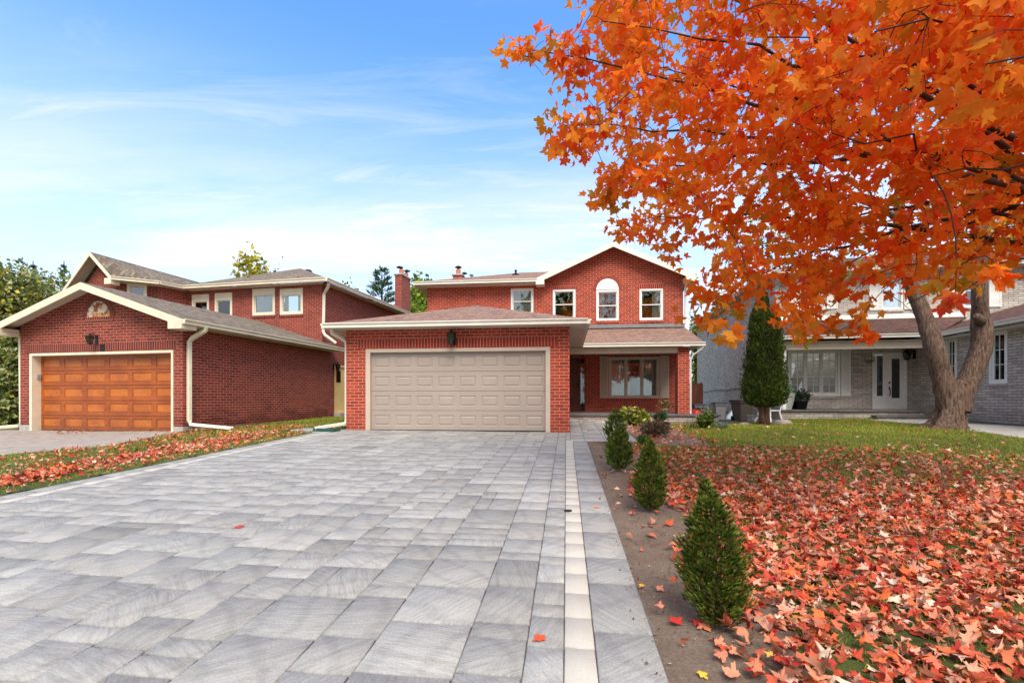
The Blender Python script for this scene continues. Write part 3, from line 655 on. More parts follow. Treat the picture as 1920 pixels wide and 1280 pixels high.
# main hip roof and front gable
he=6.22; p=.33; t1=4.9; a0,a1,b0,b1=-.4,11.02,7.1,15.4; m_=(b1-b0)/2
mb.slab([(a0,b0,he),(4.74,b0,he),(7.8,b0+4.1,he+4.1*p),(a1-m_,b0+m_,he+m_*p),(a0+m_,b0+m_,he+m_*p)],.04)
mb.slab([(a0,b1,he),(a0,b0,he),(a0+m_,b0+m_,he+m_*p)],.04); mb.slab([(a1,b0,he),(a1,b1,he),(a1-m_,b0+m_,he+m_*p)],.04); mb.slab([(a1,b1,he),(a0,b1,he),(a0+m_,b0+m_,he+m_*p),(a1-m_,b0+m_,he+m_*p)],.04)
gl,gr_,gc,gt=4.72,10.98,7.80,7.63
mb.slab([(gl,b0-.03,he+.02),(gc,b0-.03,gt),(gc,12.5,gt),(gl,12.5,he+.02)],.05); mb.slab([(gc,b0-.03,gt),(gr_,b0-.03,he-.02),(gr_,12.5,he-.02),(gc,12.5,gt)],.05)
rf=mb.build('roof','pink_shingle',H)
vx=FM.B(967,515,9.6); vent(rf,vx[0],9.6,he+(9.6-b0)*p)
c_a0,_=FM.B(849,500,13.2); c_a1,_=FM.B(866,500,13.2)
chimney(rf,c_a0,c_a1,13.2,14.5,6.0,8.05,'red_brick',[((c_a0+c_a1)/2,13.45,.38,.13,0),((c_a0+c_a1)/2+.1,14.1,.2,.11,.1)])
# fascias, gutters, soffits
mb=MB(); gutter(mb,(-.42,-.4,ez-.13),(6.45,-.4,ez-.13),(0,-1,0)); gutter(mb,(6.43,-.42,ez-.13),(6.43,4.9,ez-.13),(1,0,0)); gutter(mb,(-.4,-.42,ez-.13),(-.4,Bw,ez-.13),(-1,0,0)); gutter(mb,(6.5,4.85,3.15),(10.72,4.85,3.15),(0,-1,0))
gutter(mb,(-.42,7.1,he-.14),(4.75,7.1,he-.14),(0,-1,0)); gutter(mb,(-.4,7.08,he-.14),(-.4,15,he-.14),(-1,0,0)); gutter(mb,(11.02,7.08,he-.14),(11.02,15,he-.14),(1,0,0)); mb.build('gutter','white_metal',H)
mb=MB(); mb.box(-.4,6.43,-.4,-.002,3.165,3.185); mb.box(-.4,-.002,-.001,Bw,3.165,3.185); mb.box(6.017,6.43,-.001,4.94,3.165,3.185); mb.box(-.4,gl,7.1,Bw-.003,6.04,6.06); mb.box(-.4,-.003,Bw,15,6.04,6.06); mb.box(10.623,11.0,Bw,15,6.04,6.06)
for s in range(2):
    e=(gl,gr_)[s]; ez_=(he+.02,he-.02)[s]; mb.face([(e,7.1,ez_-.07),(gc,7.1,gt-.07),(gc,Bw+.02,gt-.07),(e,Bw+.02,ez_-.07)])
mb.build('soffit','soffit',H)
mb=MB()
for e,ez_ in ((gl,he+.02),(gr_,he-.02)):
    A=[(e,ez_-.01),(gc,gt-.01),(gc,gt-.23),(e,ez_-.23)]
    F0=[(x,7.05,z) for x,z in A]; F1=[(x,7.085,z) for x,z in A]
    mb.face(F0); mb.face(list(reversed(F1)))
    for i in range(4): j=(i+1)%4; mb.face([F0[i],F1[i],F1[j],F0[j]])
mb.box(gl-.02,gl+.32,7.02,Bw-.01,he-.26,he-.05); mb.box(gr_-.36,gr_+.02,7.02,Bw-.01,he-.3,he-.07)
mb.build('fascia','white_metal',H)
mb=MB(); mb.slab([(6.75,Bw-.012,4.34),(10.66,Bw-.012,4.34),(10.66,Bw-.16,4.21),(6.75,Bw-.16,4.21)],.02); mb.box(6.75,8.3,Bw-.02,Bw-.005,4.2,4.36); mb.box(8.31,10.64,Bw-.024,Bw-.005,4.2,4.36); mb.build('flashing','flashing',H)
x1=10.28; downspout(H,[(10.66,4.80,3.15),(10.62,4.85,3.05),(10.36,5.0,2.85),(x1,5.02,2.7),(x1,5.02,.82),(x1,4.9,.80)],'white_metal',f=(.028,.026))
downspout(H,[(10.8,7.0,6.05),(10.7,7.3,5.9),(10.68,7.45,5.7),(10.68,7.45,4.3)],'white_metal')
gx,gy=FM.w(-.35,-.2)
downspout(H,[(-.34,-.15,3.18),(-.33,-.12,3.08),(-.10,.10,2.92),(-.05,.14,2.84),(-.05,.14,.72),(-.07,.10,.64),(-.62,-.5,.54)],'white_metal',f=(.05,.04))
# ================= left house =================
K=FL.root('brick_house',label='dark red brick house with a weathered orange wooden garage door, on the left',category='house',group='brick houses on the street')
MF0=ID; B2=6.3; A1=5.67
w4=rectB(FL,B2,525,541,568,589.5); w3=rectB(FL,B2,473.5,541,515.5,591); w2=rectB(FL,B2,403,549,435.5,600); w1=rectB(FL,B2,360,552,392,600)
ZL=5.95
E3a=FL.B(343.5,541,B2-.4)[0]
# wing: eave points from the photo at eave height, in local coordinates
def loc(x,y): dx=x-FL.x0;dy=y-FL.y0; return dx*FL.c-dy*FL.s,dx*FL.s+dy*FL.c
def at_h(px,py,z): d=(z-CZ)*F/(HY-py); return loc((px-960)/F*d,d)
E1=at_h(209,520,ZL); E2=at_h(299,529,ZL); E3=(E3a,B2-.4)
E2=(E2[0],E2[1])
ax,_z=FL.B(169,472,E1[1]); apz=_z
lx=2*ax-E1[0]
gab=MB(); gab.face([(0,0,3.2),(A1,0,3.2),(A1,0,3.44),(A1/2,0,4.42),(0,0,3.44)])
ni=(2.46,3.27,3.59,4.0)
# wing walls (set in from the eave by .4)
W1=(E1[0]-.32,E1[1]+.42); W2=(E2[0]-.25,E2[1]+.40); W3=(W2[0]+.30,B2)
wg=MB()
def vwall(mb,p,q,z0,z1):
    l=math.hypot(q[0]-p[0],q[1]-p[1]); mb.face([(p[0],p[1],z0),(q[0],q[1],z0),(q[0],q[1],z1),(p[0],p[1],z1)],uv=[(0,z0),(l,z0),(l,z1),(0,z1)])
WL=(lx+.32,W1[1]); vwall(wg,WL,W1,2.5,ZL); vwall(wg,W1,W2,2.5,ZL); vwall(wg,W2,(W3[0],W3[1]+.01),2.5,ZL); vwall(wg,(WL[0],12),WL,2.5,ZL)
wg.face([(WL[0],WL[1],ZL),(W1[0],W1[1],ZL),(ax,W1[1],apz-.28)])
lo=[(0,3.24)]
sd_b0=FL.A(627,700,5.6)[0]; sd_b1=FL.A(645,700,5.6)[0]
sdoor=(sd_b0,sd_b1+.25,.72,2.72)
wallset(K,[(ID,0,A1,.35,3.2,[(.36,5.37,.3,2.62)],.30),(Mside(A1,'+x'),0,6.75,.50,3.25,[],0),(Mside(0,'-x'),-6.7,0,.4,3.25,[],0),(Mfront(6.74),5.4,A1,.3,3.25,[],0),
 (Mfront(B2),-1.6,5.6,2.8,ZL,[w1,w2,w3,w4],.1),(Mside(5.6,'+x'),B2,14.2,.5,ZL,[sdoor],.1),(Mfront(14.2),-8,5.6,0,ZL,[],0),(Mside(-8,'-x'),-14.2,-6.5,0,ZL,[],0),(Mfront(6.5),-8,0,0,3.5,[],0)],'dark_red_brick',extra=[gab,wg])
for q_ in ((-.015,.355,-.015,.3,0,.56),(5.38,A1+.012,-.015,.28,0,.57),(5.3,A1+.01,.281,6.76,0,.505)):
    mb=MB(); mb.box(*q_); mb.build('foundation','concrete',K)
mb=MB(); mb.box(.20,5.47,-.004,.02,2.64,2.865); mb.build('lintel','dark_soldier_brick',K)
mb=MB(); mb.box(.362,.45,-.012,.298,.3,2.618); mb.box(5.30,5.368,-.012,.298,.3,2.618); mb.box(.45,5.30,-.012,.298,2.55,2.618); mb.build('garage_door_frame','cream_metal',K)
panel_door(K,'garage_door',('rail_wood','orange_wood'),ID,.45,5.30,.40,2.55,6,5,.84,.66,.22,inward=.035,raise_=.004)
mb=MB(); mb.box(.45,.50,.10,.2,1.9,2.02,0,.004); mb.build('lock_box','grey_plastic',K)
lantern(K,ID,2.80,2.98,1.08)
mb=MB(); mb.box(2.90,3.08,-.012,0,2.64,2.82); mb.build('junction_plate','dark_metal',K)
# arched niche with a faded painted panel
mb=MB(); cx,cz,r=2.86,3.59,.405; k=16
mb.face([(cx-r,-.010,cz),(cx+r,-.010,cz)]+[(cx+r*math.cos(math.pi*i/24),-.010,cz+r*1.12*math.sin(math.pi*i/24)) for i in range(1,24)]); mb.build('painted_panel','faded_paint',K)
mb=MB()
for i in range(k):
    a,b=math.pi*i/k,math.pi*(i+1)/k
    P=[(cx+q*math.cos(t),-.016,cz+q*1.08*math.sin(t)) for q,t in ((r+.0,a),(r+.15,a),(r+.15,b),(r+.0,b))]
    mb.face(P,uv=[(.008+i*.156,.05),(.008+i*.156,.2),(.148+i*.156,.2),(.148+i*.156,.05)])
mb.box(cx-r-.1,cx+r+.12,-.016,.01,cz-.13,cz-.003); mb.build('arch','dark_soldier_brick',K)
wm='cream_metal'; MB2=Mfront(B2)
for w_,c in ((w1,[]),(w2,[(.1,.5)]),(w3,[(.12,.88)]),(w4,[(.12,.3),(.7,.88)])): window(K,MB2,*w_,style='fixed',mat=wm,w=.10,top=.20 if w_ in (w1,w2) else .16,sill='dark_soldier_brick' if w_ in (w3,w4) else None,curt=c)
# wing window on the splayed wall
ang=math.atan2(W2[1]-W1[1],W2[0]-W1[0]); Mw=Matrix.Translation((W1[0],W1[1],0))@Matrix.Rotation(ang,4,'Z')
def on_line(px,py):
    dxw,dyw=(px-960)/F,1.; x1,y1=FL.w(*W1); x2,y2=FL.w(*W2); ux,uy=x2-x1,y2-y1
    k=(x1*dyw-y1*dxw)/(uy*dxw-ux*dyw); X,Y=x1+ux*k,y1+uy*k; return k*math.hypot(ux,uy),CZ+(HY-py)/F*Y
s0,zt=on_line(239,531); s1,_=on_line(276,531)
window(K,Mw@Matrix.Translation((0,-.072,0)),s0,s1,5.0,zt,style='fixed',mat=wm,w=.09,rec=.05)
# side door
Ms=Mside(5.6,'+x'); mb=MB(Ms); ring(mb,sdoor[0],sdoor[1],sdoor[2],sdoor[3],.07,-.01,.1); mb.box(sdoor[0]+.07,sdoor[1]-.07,.04,.08,sdoor[2]+.07,sdoor[3]-.07); dd=mb.build('side_door','yellow_paint',K)
mb=MB(Ms); mb.box(sdoor[0]+.2,sdoor[1]-.45,.03,.04,2.0,2.5); mb.build('pane','grey_glass',dd)
mb=MB(Ms); mb.box(sdoor[0]-.05,sdoor[1]+.1,-.3,-.002,.3,.72); mb.build('door_step','concrete',K)
lb=FL.A(624.5,694,5.6)[0]; lantern(K,Ms,lb+.02,2.66,1.2)
# garage roof: gable to the front
ge=3.36; gp_=4.46; gxr=A1+.44; gxl=-.44; gm=A1/2
mb=MB(); mb.slab([(gxl,-.42,ge),(gm,-.42,gp_),(gm,8.5,gp_),(gxl,8.5,ge)],.05); mb.slab([(gm,-.42,gp_),(gxr,-.42,ge),(gxr,6.85,ge),(5.55,6.85,ge+.22),(5.55,B2-.0,ge+.22),(gm,B2+.02,gp_)],.05)
# block hip roof
p=.36; a0,a1,b0,b1=-8.4,6.0,B2-.4,14.6; he2=ZL+.05
pk_b=None
best=None
for i in range(400):
    t=i*.01; x,y=FL.w(a1-t,b0+t); px_=960+F*x/y
    if best is None or abs(px_-538.5)<best[0]: best=(abs(px_-538.5),t)
t=best[1]; x,y=FL.w(a1-t,b0+t); zpk=CZ+(HY-503)/F*y
Pk=(a1-t,b0+t,zpk)
lf=at_h(353,528,he2+.15)
mb.slab([(E3[0]-.3,b0,he2),(a1,b0,he2),Pk,(E3[0]-.6,b0+t*.55,he2+(zpk-he2)*.38)],.04); mb.slab([(a1,b0,he2),(a1,b1,he2),(Pk[0],b1-t,zpk),Pk],.04); mb.slab([Pk,(Pk[0],b1-t,zpk),(-5,b1-t,zpk-.7),(E3[0]-.6,b0+t*.55,he2+(zpk-he2)*.38)],.04)
# wing roof
Rg=(ax,B2+3.5,apz); mb.slab([(E1[0],E1[1],ZL+.04),(E2[0],E2[1],ZL+.04),(ax,E1[1]+2.2,apz),(ax,E1[1],apz)],.05)
mb.slab([(E2[0],E2[1],ZL+.04),(E3[0]+.02,E3[1],ZL+.04),(E3[0]-.45,E3[1]+1.1,ZL+.35),(ax,E1[1]+2.2,apz)],.05)
mb.slab([(ax,E1[1]+2.2,apz),(E3[0]-.45,E3[1]+1.1,ZL+.35),(E3[0]-.6,b0+2.5,ZL+.3),(ax,B2+5,apz-.1)],.05)
mb.slab([(lx-.9,E1[1],ZL-1.0),(ax,E1[1],apz),(ax,12,apz),(lx-.9,12,ZL-1.0)],.05)
rf=mb.build('roof','grey_shingle',K)
v=FL.B(466,522,7.6); vent(rf,v[0],7.6,he2+1.7*p*.8); v=FL.B(578,514,10.5); mb=MB(); mb.lathe((v[0],10.5),[(.2,zpk-.3),(.22,zpk-.05),(.14,zpk+.08),(0,zpk+.1)],12); mb.build('roof_vent','dark_metal',rf)
cb=13.6; c0,_=FL.B(740.5,520,cb); c1,_=FL.B(753,520,cb)
chimney(K,c0,c1,cb,cb+1.15,.5,CZ+(HY-516)/F*FL.w(c0,cb)[1],'dark_red_brick',[((c0+c1)/2+.05,cb+.3,.36,.13,-.1),((c0+c1)/2+.1,cb+.8,.28,.12,.06)])
mb=MB(); gutter(mb,(gxr,-.44,ge-.13),(gxr,6.9,ge-.13),(1,0,0)); gutter(mb,(gxl,-.44,ge-.13),(gxl,6.5,ge-.13),(-1,0,0))
gutter(mb,(E3[0],b0,ZL-.09),(a1+.02,b0,ZL-.09),(0,-1,0)); gutter(mb,(a1,b0-.02,ZL-.09),(a1,b1,ZL-.09),(1,0,0))
def outn(p,q): d=Vector((q[1]-p[1],-(q[0]-p[0]),0)); return d.normalized()
gutter(mb,(*E1,ZL-.09),(*E2,ZL-.09),outn(E1,E2)); gutter(mb,(*E2,ZL-.09),(*E3,ZL-.09),outn(E2,E3)); mb.build('gutter','cream_metal',K)
mb=MB(); mb.box(A1+.015,gxr,-.42,6.85,3.21,3.225); mb.box(gxl,-.015,-.42,6.5,3.21,3.225)
for e in (gxl,gxr): mb.face([(e,-.42,ge-.06),(gm,-.42,gp_-.06),(gm,.02,gp_-.06),(e,.02,ge-.06)])
mb.face([(E3[0],b0,ZL-.1),(a1,b0,ZL-.1),(a1,B2-.003,ZL-.1),(E3[0],B2-.003,ZL-.1)]); mb.face([(5.603,B2,ZL-.1),(a1,b0,ZL-.1),(a1,b1,ZL-.1),(5.603,b1,ZL-.1)])
mb.face([(*E1,ZL-.1),(*E2,ZL-.1),(*W2,ZL-.1),(*W1,ZL-.1)]); mb.face([(*E2,ZL-.1),(*E3,ZL-.1),(W3[0],W3[1],ZL-.1),(*W2,ZL-.1)])
mb.face([(E1[0],E1[1],ZL-.03),(ax,E1[1],apz-.06),(ax,W1[1]+.01,apz-.06),(E1[0],W1[1]+.01,ZL-.03)]); mb.face([(ax,E1[1],apz-.06),(lx-.9,E1[1],ZL-1.07),(lx-.9,W1[1]+.01,ZL-1.07),(ax,W1[1]+.01,apz-.06)])
mb.build('soffit','soffit',K)
mb=MB()
def rake(mb,xa,za,xb,zb,y,h=.2,th=.035):
    A=[(xa,za-.01),(xb,zb-.01),(xb,zb-h),(xa,za-h)]; F0=[(x,y-th,z) for x,z in A]; F1=[(x,y-.001,z) for x,z in A]
    mb.face(F0); mb.face(list(reversed(F1)))
    for i in range(4): j=(i+1)%4; mb.face([F0[i],F1[i],F1[j],F0[j]])
rake(mb,gxl,ge,gm,gp_,-.42); rake(mb,gm,gp_,gxr,ge,-.42); mb.box(gxr-.42,gxr+.01,-.46,-.012,ge-.25,ge-.05); mb.box(gxl-.01,gxl+.42,-.46,-.012,ge-.25,ge-.05)
mb.build('fascia','cream_metal',K); mb=MB(); rake(mb,ax,apz,E1[0],ZL+.04,E1[1],.16); rake(mb,lx-.9,ZL-1.0,ax,apz,E1[1],.16); mb.box(E1[0]-.3,E1[0]+.02,E1[1]-.04,E1[1]+.3,ZL-.25,ZL-.02)
mb.build('fascia','cream_metal',K)
DP=loc(*gp(438,806))
downspout(K,[(A1+.5,.22,ge-.13),(A1+.48,.22,ge-.22),(A1+.16,.14,ge-.42),(A1+.08,.12,ge-.52),(A1+.08,.12,.72),(A1+.14,.10,.62),(*DP,.50)],'cream_metal',f=(.055,.045))
downspout(K,[(a1-.0,b0+.2,ZL-.1),(a1-.08,b0+.3,ZL-.25),(5.66,B2+.02,ZL-.5),(5.66,B2-.03,3.95),(5.75,B2-.05,3.82),(6.1,B2+.15,3.52)],'cream_metal',f=(.05,.04))
downspout(K,[(-.14,.1,3.15),(-.1,.1,.6),(-.16,.05,.52),(-1.3,-.6,.42)],'cream_metal',f=(.05,.04))

# ================= right house =================
Q=FRt.root('grey_brick_house',label='grey brick two-storey house with white shutters behind the forked tree, on the right',category='house')
C0=-.33; A4=4.32; BU=.42; ZU=6.30
rw=(0.0,1.86,1.42,3.22); rd=(2.97,4.14,.92,3.06)
bw=FRt.A(1307,700,C0)[0]
Mw4=Mside(A4,'-x')
def wingwin(x0,y0,x1,y1):
    b0,zt=FRt.A(x0,y0,A4); b1,_=FRt.A(x1,y0,A4); xm=(x0+x1)/2; bm,zb=FRt.A(xm,y1,A4); _,zt=FRt.A(xm,y0,A4); return (-b0,-b1,zb,zt)
v1=wingwin(1772,634,1794,716); v2=wingwin(1855,620,1889,719)
sh=[]
ua=FRt.B(1652,520,BU)[0]; ub=FRt.B(1693,520,BU)[0]; uc=FRt.B(1806,520,BU)[0]; ud=FRt.B(1852,520,BU)[0]; ue=FRt.B(1500,520,BU)[0]; uf=FRt.B(1548,520,BU)[0]
uw=[(ue,uf,4.85,6.05),(ua,ub,4.75,6.05),(uc,ud,4.75,6.05)]
wallset(Q,[(ID,C0,A4,.3,3.4,[rw,rd],.1),(Mside(C0,'-x'),-bw,0,.2,3.4,[],0),(Mside(C0,'-x'),-bw,-BU,3.4,ZU,[],0),(Mfront(BU),C0,14,3.2,ZU,uw,.1),(Mw4,0,9.5,.3,3.4,[v1,v2],.12),(Mfront(-9.5),A4,10.5,.2,3.4,[],0),(Mfront(bw),C0,14,0,ZU,[],0),(Mside(14,'+x'),-9.5,bw,0,ZU,[],0)],'grey_brick')
window(Q,ID,*rw,style='casement',mat='white_paint',w=.085,lights=(2,5),label='wide three-pane window with white bars')
mb=MB(); mb.box(rw[0]-.03,rw[1]+.03,-.04,.02,rw[2]-.1,rw[2]-.003); mb.build('sill','grey_brick',Q)
shutter(Q,ID,1.89,2.21,1.42,3.22,'white_paint'); shutter(Q,ID,-.30,-.04,1.42,3.22,'white_paint')
for i,u in enumerate(uw):
    window(Q,Mfront(BU),*u,style='hung',mat='white_paint',sill='grey_brick')
    shutter(Q,Mfront(BU),u[0]-.42,u[0]-.03,u[2],u[3],'white_paint'); shutter(Q,Mfront(BU),u[1]+.03,u[1]+.42,u[2],u[3],'white_paint')
for v in (v1,v2): window(Q,Mw4,*v,style='casement',n=1,mat='white_paint',w=.07,lights=(2,3),sill='grey_brick',rec=.1)
for v in (v1,v2):
    mb=MB(Mw4); mb.box(v[0],v[1],-.01,.02,v[3]+.003,3.4); mb.build('window_head','white_paint',Q)
# entrance door with sidelight, bevelled oval glass and long handle
d=MB(); ring(d,rd[0],rd[1],rd[2],rd[3],.06,-.02,.09); d.box(3.38,3.46,-.02,.09,rd[2]+.06,rd[3]-.06); d.box(3.03,3.38,-.0,.05,rd[2]+.06,1.42); d.box(3.03,3.13,0,.05,1.42,2.95); d.box(3.34,3.38,0,.05,1.42,2.95); df=d.build('door_frame','white_paint',Q)
q=MB(); q.box(3.13,3.34,.03,.04,1.42,2.95); q.build('pane','grey_glass',df)
q=MB(); ring(q,3.46,4.08,rd[2]+.02,rd[3]-.06,.17,.0,.045); q.box(3.63,3.91,0.001,.044,1.10,1.34); ed=q.build('front_door','white_paint',Q)
q=MB(); q.box(3.62,3.92,.02,.03,1.34,2.84); q.build('pane','grey_glass',ed)
q=MB(); 
for rr,zz in ((.11,1.75),(.07,1.75),(.09,2.1)):
    q.tube([(3.77+rr*math.cos(i*math.pi/8),.016,zz+rr*1.3*math.sin(i*math.pi/8)) for i in range(17)],.005,5)
for xx in (3.70,3.77,3.84): q.tube([(xx,.016,1.4),(xx,.016,2.5)],.004,5)
q.tube([(3.63+.28*i/10,.016,2.55+.12*math.sin(i*math.pi/10)) for i in range(11)],.005,5); q.build('grille','dark_metal',ed)
q=MB(); q.tube([(3.55,-.01,1.72),(3.55,-.06,1.68),(3.56,-.06,1.5),(3.53,-.03,1.42)],.014,8); q.box(3.53,3.57,-.015,.0,1.66,1.78,0,.004); q.build('handle','dark_metal',ed); q=MB(); q.lathe((3.55,-.02),[(0,1.88),(.03,1.885),(.03,1.95),(0,1.96)],10); q.build('lock','dark_metal',ed)
# house number plate
q=MB(); q.box(2.70,3.02,-.05,-.03,2.80,2.90,0,.004); q.tube([(2.68,-.04,2.76),(2.86,-.04,2.74),(3.04,-.04,2.76)],.012,6); q.tube([(2.74,-.04,2.72),(2.82,-.04,2.70),(2.90,-.04,2.72),(2.98,-.04,2.70)],.008,6); npl=q.build('number_plate','dark_metal',Q)
q=MB()
x=2.715
for k in range(3): q.box(x,x+.08,-.056,-.0505,2.815,2.885); x+=.1
q.build('number','number_white',npl)
lantern(Q,Mw4,.15,3.0,1.5)
# porch, steps
mb=MB(); mb.box(-.95,3.55,-1.9,-.002,.3,.86); mb.build('porch_base','grey_brick',Q); mb=MB(); mb.box(-1.0,3.62,-1.96,-.003,.862,.925,0,.01); mb.build('porch_slab','dark_stone',Q)
mb=MB(); mb.box(1.95,3.95,-2.28,-1.965,.40,.69); mb.build('step','grey_brick',Q); mb=MB(); mb.box(1.9,4.0,-2.33,-1.967,.692,.752,0,.01); mb.build('step_slab','dark_stone',Q)
mb=MB(); mb.box(-.9,A4-.45,-1.85,-1.65,3.05,3.30); mb.build('porch_beam','soffit',Q); mb=MB(); mb.box(-.9,A4-.003,-2.0,-.003,3.30,3.32); mb.box(A4-.45,A4-.003,-9.5,-2.01,3.30,3.32); mb.build('soffit','soffit',Q)
mb=MB(); mb.box(-.85,-.72,-1.82,-1.69,.925,3.05,0,.01); mb.build('post','white_paint',Q)
# roofs
pe=3.52; p=.36; gA=A4-.45; ab=-2.1
mb=MB(); mb.slab([(-1.1,ab,pe),(gA,ab,pe),(gA+(BU-ab)*1.0,BU-.01,pe+(BU-ab)*p),(-1.1,BU-.01,pe+(BU-ab)*p)],.04)
mb.slab([(gA,-9.9,pe),(gA+6.2,-9.9,pe+6.2*.30),(gA+6.2,BU-.005,pe+6.2*.30),(gA,BU-.005,pe)],.04)
he3=ZU+.05; mb.slab([(C0-.4,BU-.42,he3),(14.4,BU-.42,he3),(10,5,he3+1.7),(3.6,5,he3+1.7)],.04); mb.slab([(C0-.4,bw+.3,he3),(C0-.4,BU-.42,he3),(3.6,5,he3+1.7),(3.6,bw-4,he3+1.7)],.04); mb.slab([(3.6,5,he3+1.7),(10,5,he3+1.7),(10,bw-4,he3+1.7),(3.6,bw-4,he3+1.7)],.04); mb.slab([(14.4,BU-.42,he3),(14.4,bw,he3),(10,bw-4,he3+1.7),(10,5,he3+1.7)],.04)
mb.build('roof','maroon_shingle',Q)
mb=MB(); gutter(mb,(-1.15,ab,pe-.13),(gA,ab,pe-.13),(0,-1,0)); gutter(mb,(gA,ab-.1,pe-.13),(gA,-9.9,pe-.13),(-1,0,0)); gutter(mb,(C0-.4,BU-.42,he3-.13),(14.3,BU-.42,he3-.13),(0,-1,0)); gutter(mb,(C0-.4,BU-.42,he3-.13),(C0-.4,bw,he3-.13),(-1,0,0)); mb.build('gutter','white_metal',Q)
mb=MB(); mb.box(C0-.4,14.2,BU-.42,BU-.003,ZU-.1,ZU-.08); mb.box(C0-.4,C0-.003,BU,bw,ZU-.1,ZU-.08); mb.build('eave_board','soffit',Q)
zf=pe+(BU-ab)*p; mb=MB(); mb.slab([(-1.1,BU-.014,zf+.16),(gA+2.4,BU-.014,zf+.16),(gA+2.4,BU-.2,zf-.02),(-1.1,BU-.2,zf-.02)],.03); mb.build('flashing','white_metal',Q)
# loose black cable sagging along the side wall
pts=[]
for px_,py_ in ((1308,734.5),(1320,734.5),(1330,733.5),(1338,731),(1352,730.5),(1362,731.5),(1372,729),(1392,727)):
    b_,z_=FRt.A(px_,py_,C0-.03); pts.append((C0-.03,b_,z_))
mb=MB(); mb.tube(pts,.018,6); mb.build('cable','black_plastic',Q)
# ================= loose things =================
def at(px,py): x,y=gp(px,py); return (x,y,G(x,y))
def onR(px,d): return (px-960)/F*d
def wheelie(name,x,y,z,w,h,body,lid,rz,label,cat,lidopen=False,group=None):
    r=empty(name,(x,y,z),rz,label=label,category=cat,group=group); mb=MB(); b=w*.38;t_=w*.5
    A=[(-b,-b),(b,-b),(b,b),(-b,b)]; B=[(-t_,-t_),(t_,-t_),(t_,t_),(-t_,t_)]
    for i in range(4): j=(i+1)%4; mb.face([(*A[i],.03),(*A[j],.03),(*B[j],h*.9),(*B[i],h*.9)])
    mb.face([(*p,.03) for p in reversed(A)]); ring_=[(-t_-.03,-t_-.03),(t_+.03,-t_-.03),(t_+.03,t_+.03),(-t_-.03,t_+.03)]; mb.prism(ring_,h*.86,h*.92)
    mb.build('bin_body',body,r)
    mb=MB(); mb.box(-t_-.04,t_+.04,-t_-.05,t_+.04,h*.925,h,0,.02); mb.tube([(-t_,t_+.07,h*.93),(t_,t_+.07,h*.93)],.018,8); mb.build('lid',lid,r)
    for s in (-1,1):
        mb=MB(Matrix.Translation((s*b*.95,b+.02,.09))@Matrix.Rotation(R(90),4,'Y')); mb.lathe((0,0),[(0,-.03),(.09,-.03),(.1,0),(.09,.03),(0,.03)],14); mb.build('wheel','black_plastic',r)
    return r
x,y,z=at(1391,789); d=y; wheelie('garbage_bin',x,y,z,24/890*d*1.15,40/890*d,'brown_plastic','brown_plastic',R(12),'brown tapered garbage bin standing left of the tall cedar','bin')
x,y=onR(1349,16.9),16.9; wheelie('storage_bin',x,y,G(x,y),.36,.64,'grey_plastic','black_plastic',R(-6),'light grey bin with black lid beside the long black bin','bin')
# long black storage box / barbecue
x,y=onR(1322,18.1),18.1; r=empty('storage_box',(x,y,G(x,y)),R(-8),label='long black storage box against the grey side wall, behind the round shrub',category='storage box')
mb=MB(); mb.box(-.42,.42,-.25,.25,.04,.42,0,.03); 
for sx in (-.36,.36):
    for sy in (-.2,.2): mb.box(sx-.03,sx+.03,sy-.03,sy+.03,0,.05)
mb.build('box_body','black_plastic',r); mb=MB()
n=10
for i in range(n):
    a=math.pi*i/n;b=math.pi*(i+1)/n; f=lambda t:(-.27*math.cos(t),.42+.13*math.sin(t))
    (y0,z0),(y1,z1)=f(a),f(b); mb.face([(-.44,y0,z0),(.44,y0,z0),(.44,y1,z1),(-.44,y1,z1)])
for s in (-.44,.44): mb.face([(s,-.27*math.cos(math.pi*i/n),.42+.13*math.sin(math.pi*i/n)) for i in range(n+1)])
mb.tube([(-.1,-.27,.43),(-.1,-.30,.46),(.1,-.30,.46),(.1,-.27,.43)],.01,6); mb.build('lid','black_plastic',r)
# red garden toy / watering can by the pillar
x,y=onR(1306,16.6),16.6; r=empty('watering_can',(x,y,G(x,y)+.12),R(20),label='red plastic watering can just right of the porch pillar',category='watering can')
mb=MB(); mb.lathe((0,0),[(0,0),(.13,0),(.14,.03),(.12,.22),(.07,.26),(.05,.26)],16); mb.tube([(.1,0,.06),(.2,0,.16),(.27,0,.26)],[.03,.02,.016],8); mb.lathe((.285,0),[(0,.26),(.035,.27),(.04,.285),(0,.29)],10); mb.build('can_body','red_plastic',r,smooth=True)
mb=MB(); mb.tube([(-.12,0,.08),(-.2,0,.16),(-.14,0,.27),(0,0,.32),(.06,0,.26)],.012,8); mb.build('handle','red_plastic',r,smooth=True)
# pale blue plastic bag slumped beside the brown bin
x,y,z=at(1374,785); mb=MB(Matrix.Translation((x,y,z-.01)))
rs=[[ (math.cos(k*math.pi/8)*q*(1+.18*math.sin(k*2.3+i)),math.sin(k*math.pi/8)*q*.6*(1+.15*math.cos(k*1.9+i)),h) for k in range(16)] for i,(q,h) in enumerate(((.26,0),(.24,.07),(.17,.17),(.10,.27),(.035,.36),(.05,.41)))]
for A,B in zip(rs,rs[1:]):
    for k in range(16): j=(k+1)%16; mb.face([A[k],A[j],B[j],B[k]])
mb.build('plastic_bag','blue_plastic',smooth=True,label='pale blue plastic bag slumped against the brown garbage bin',category='bag')
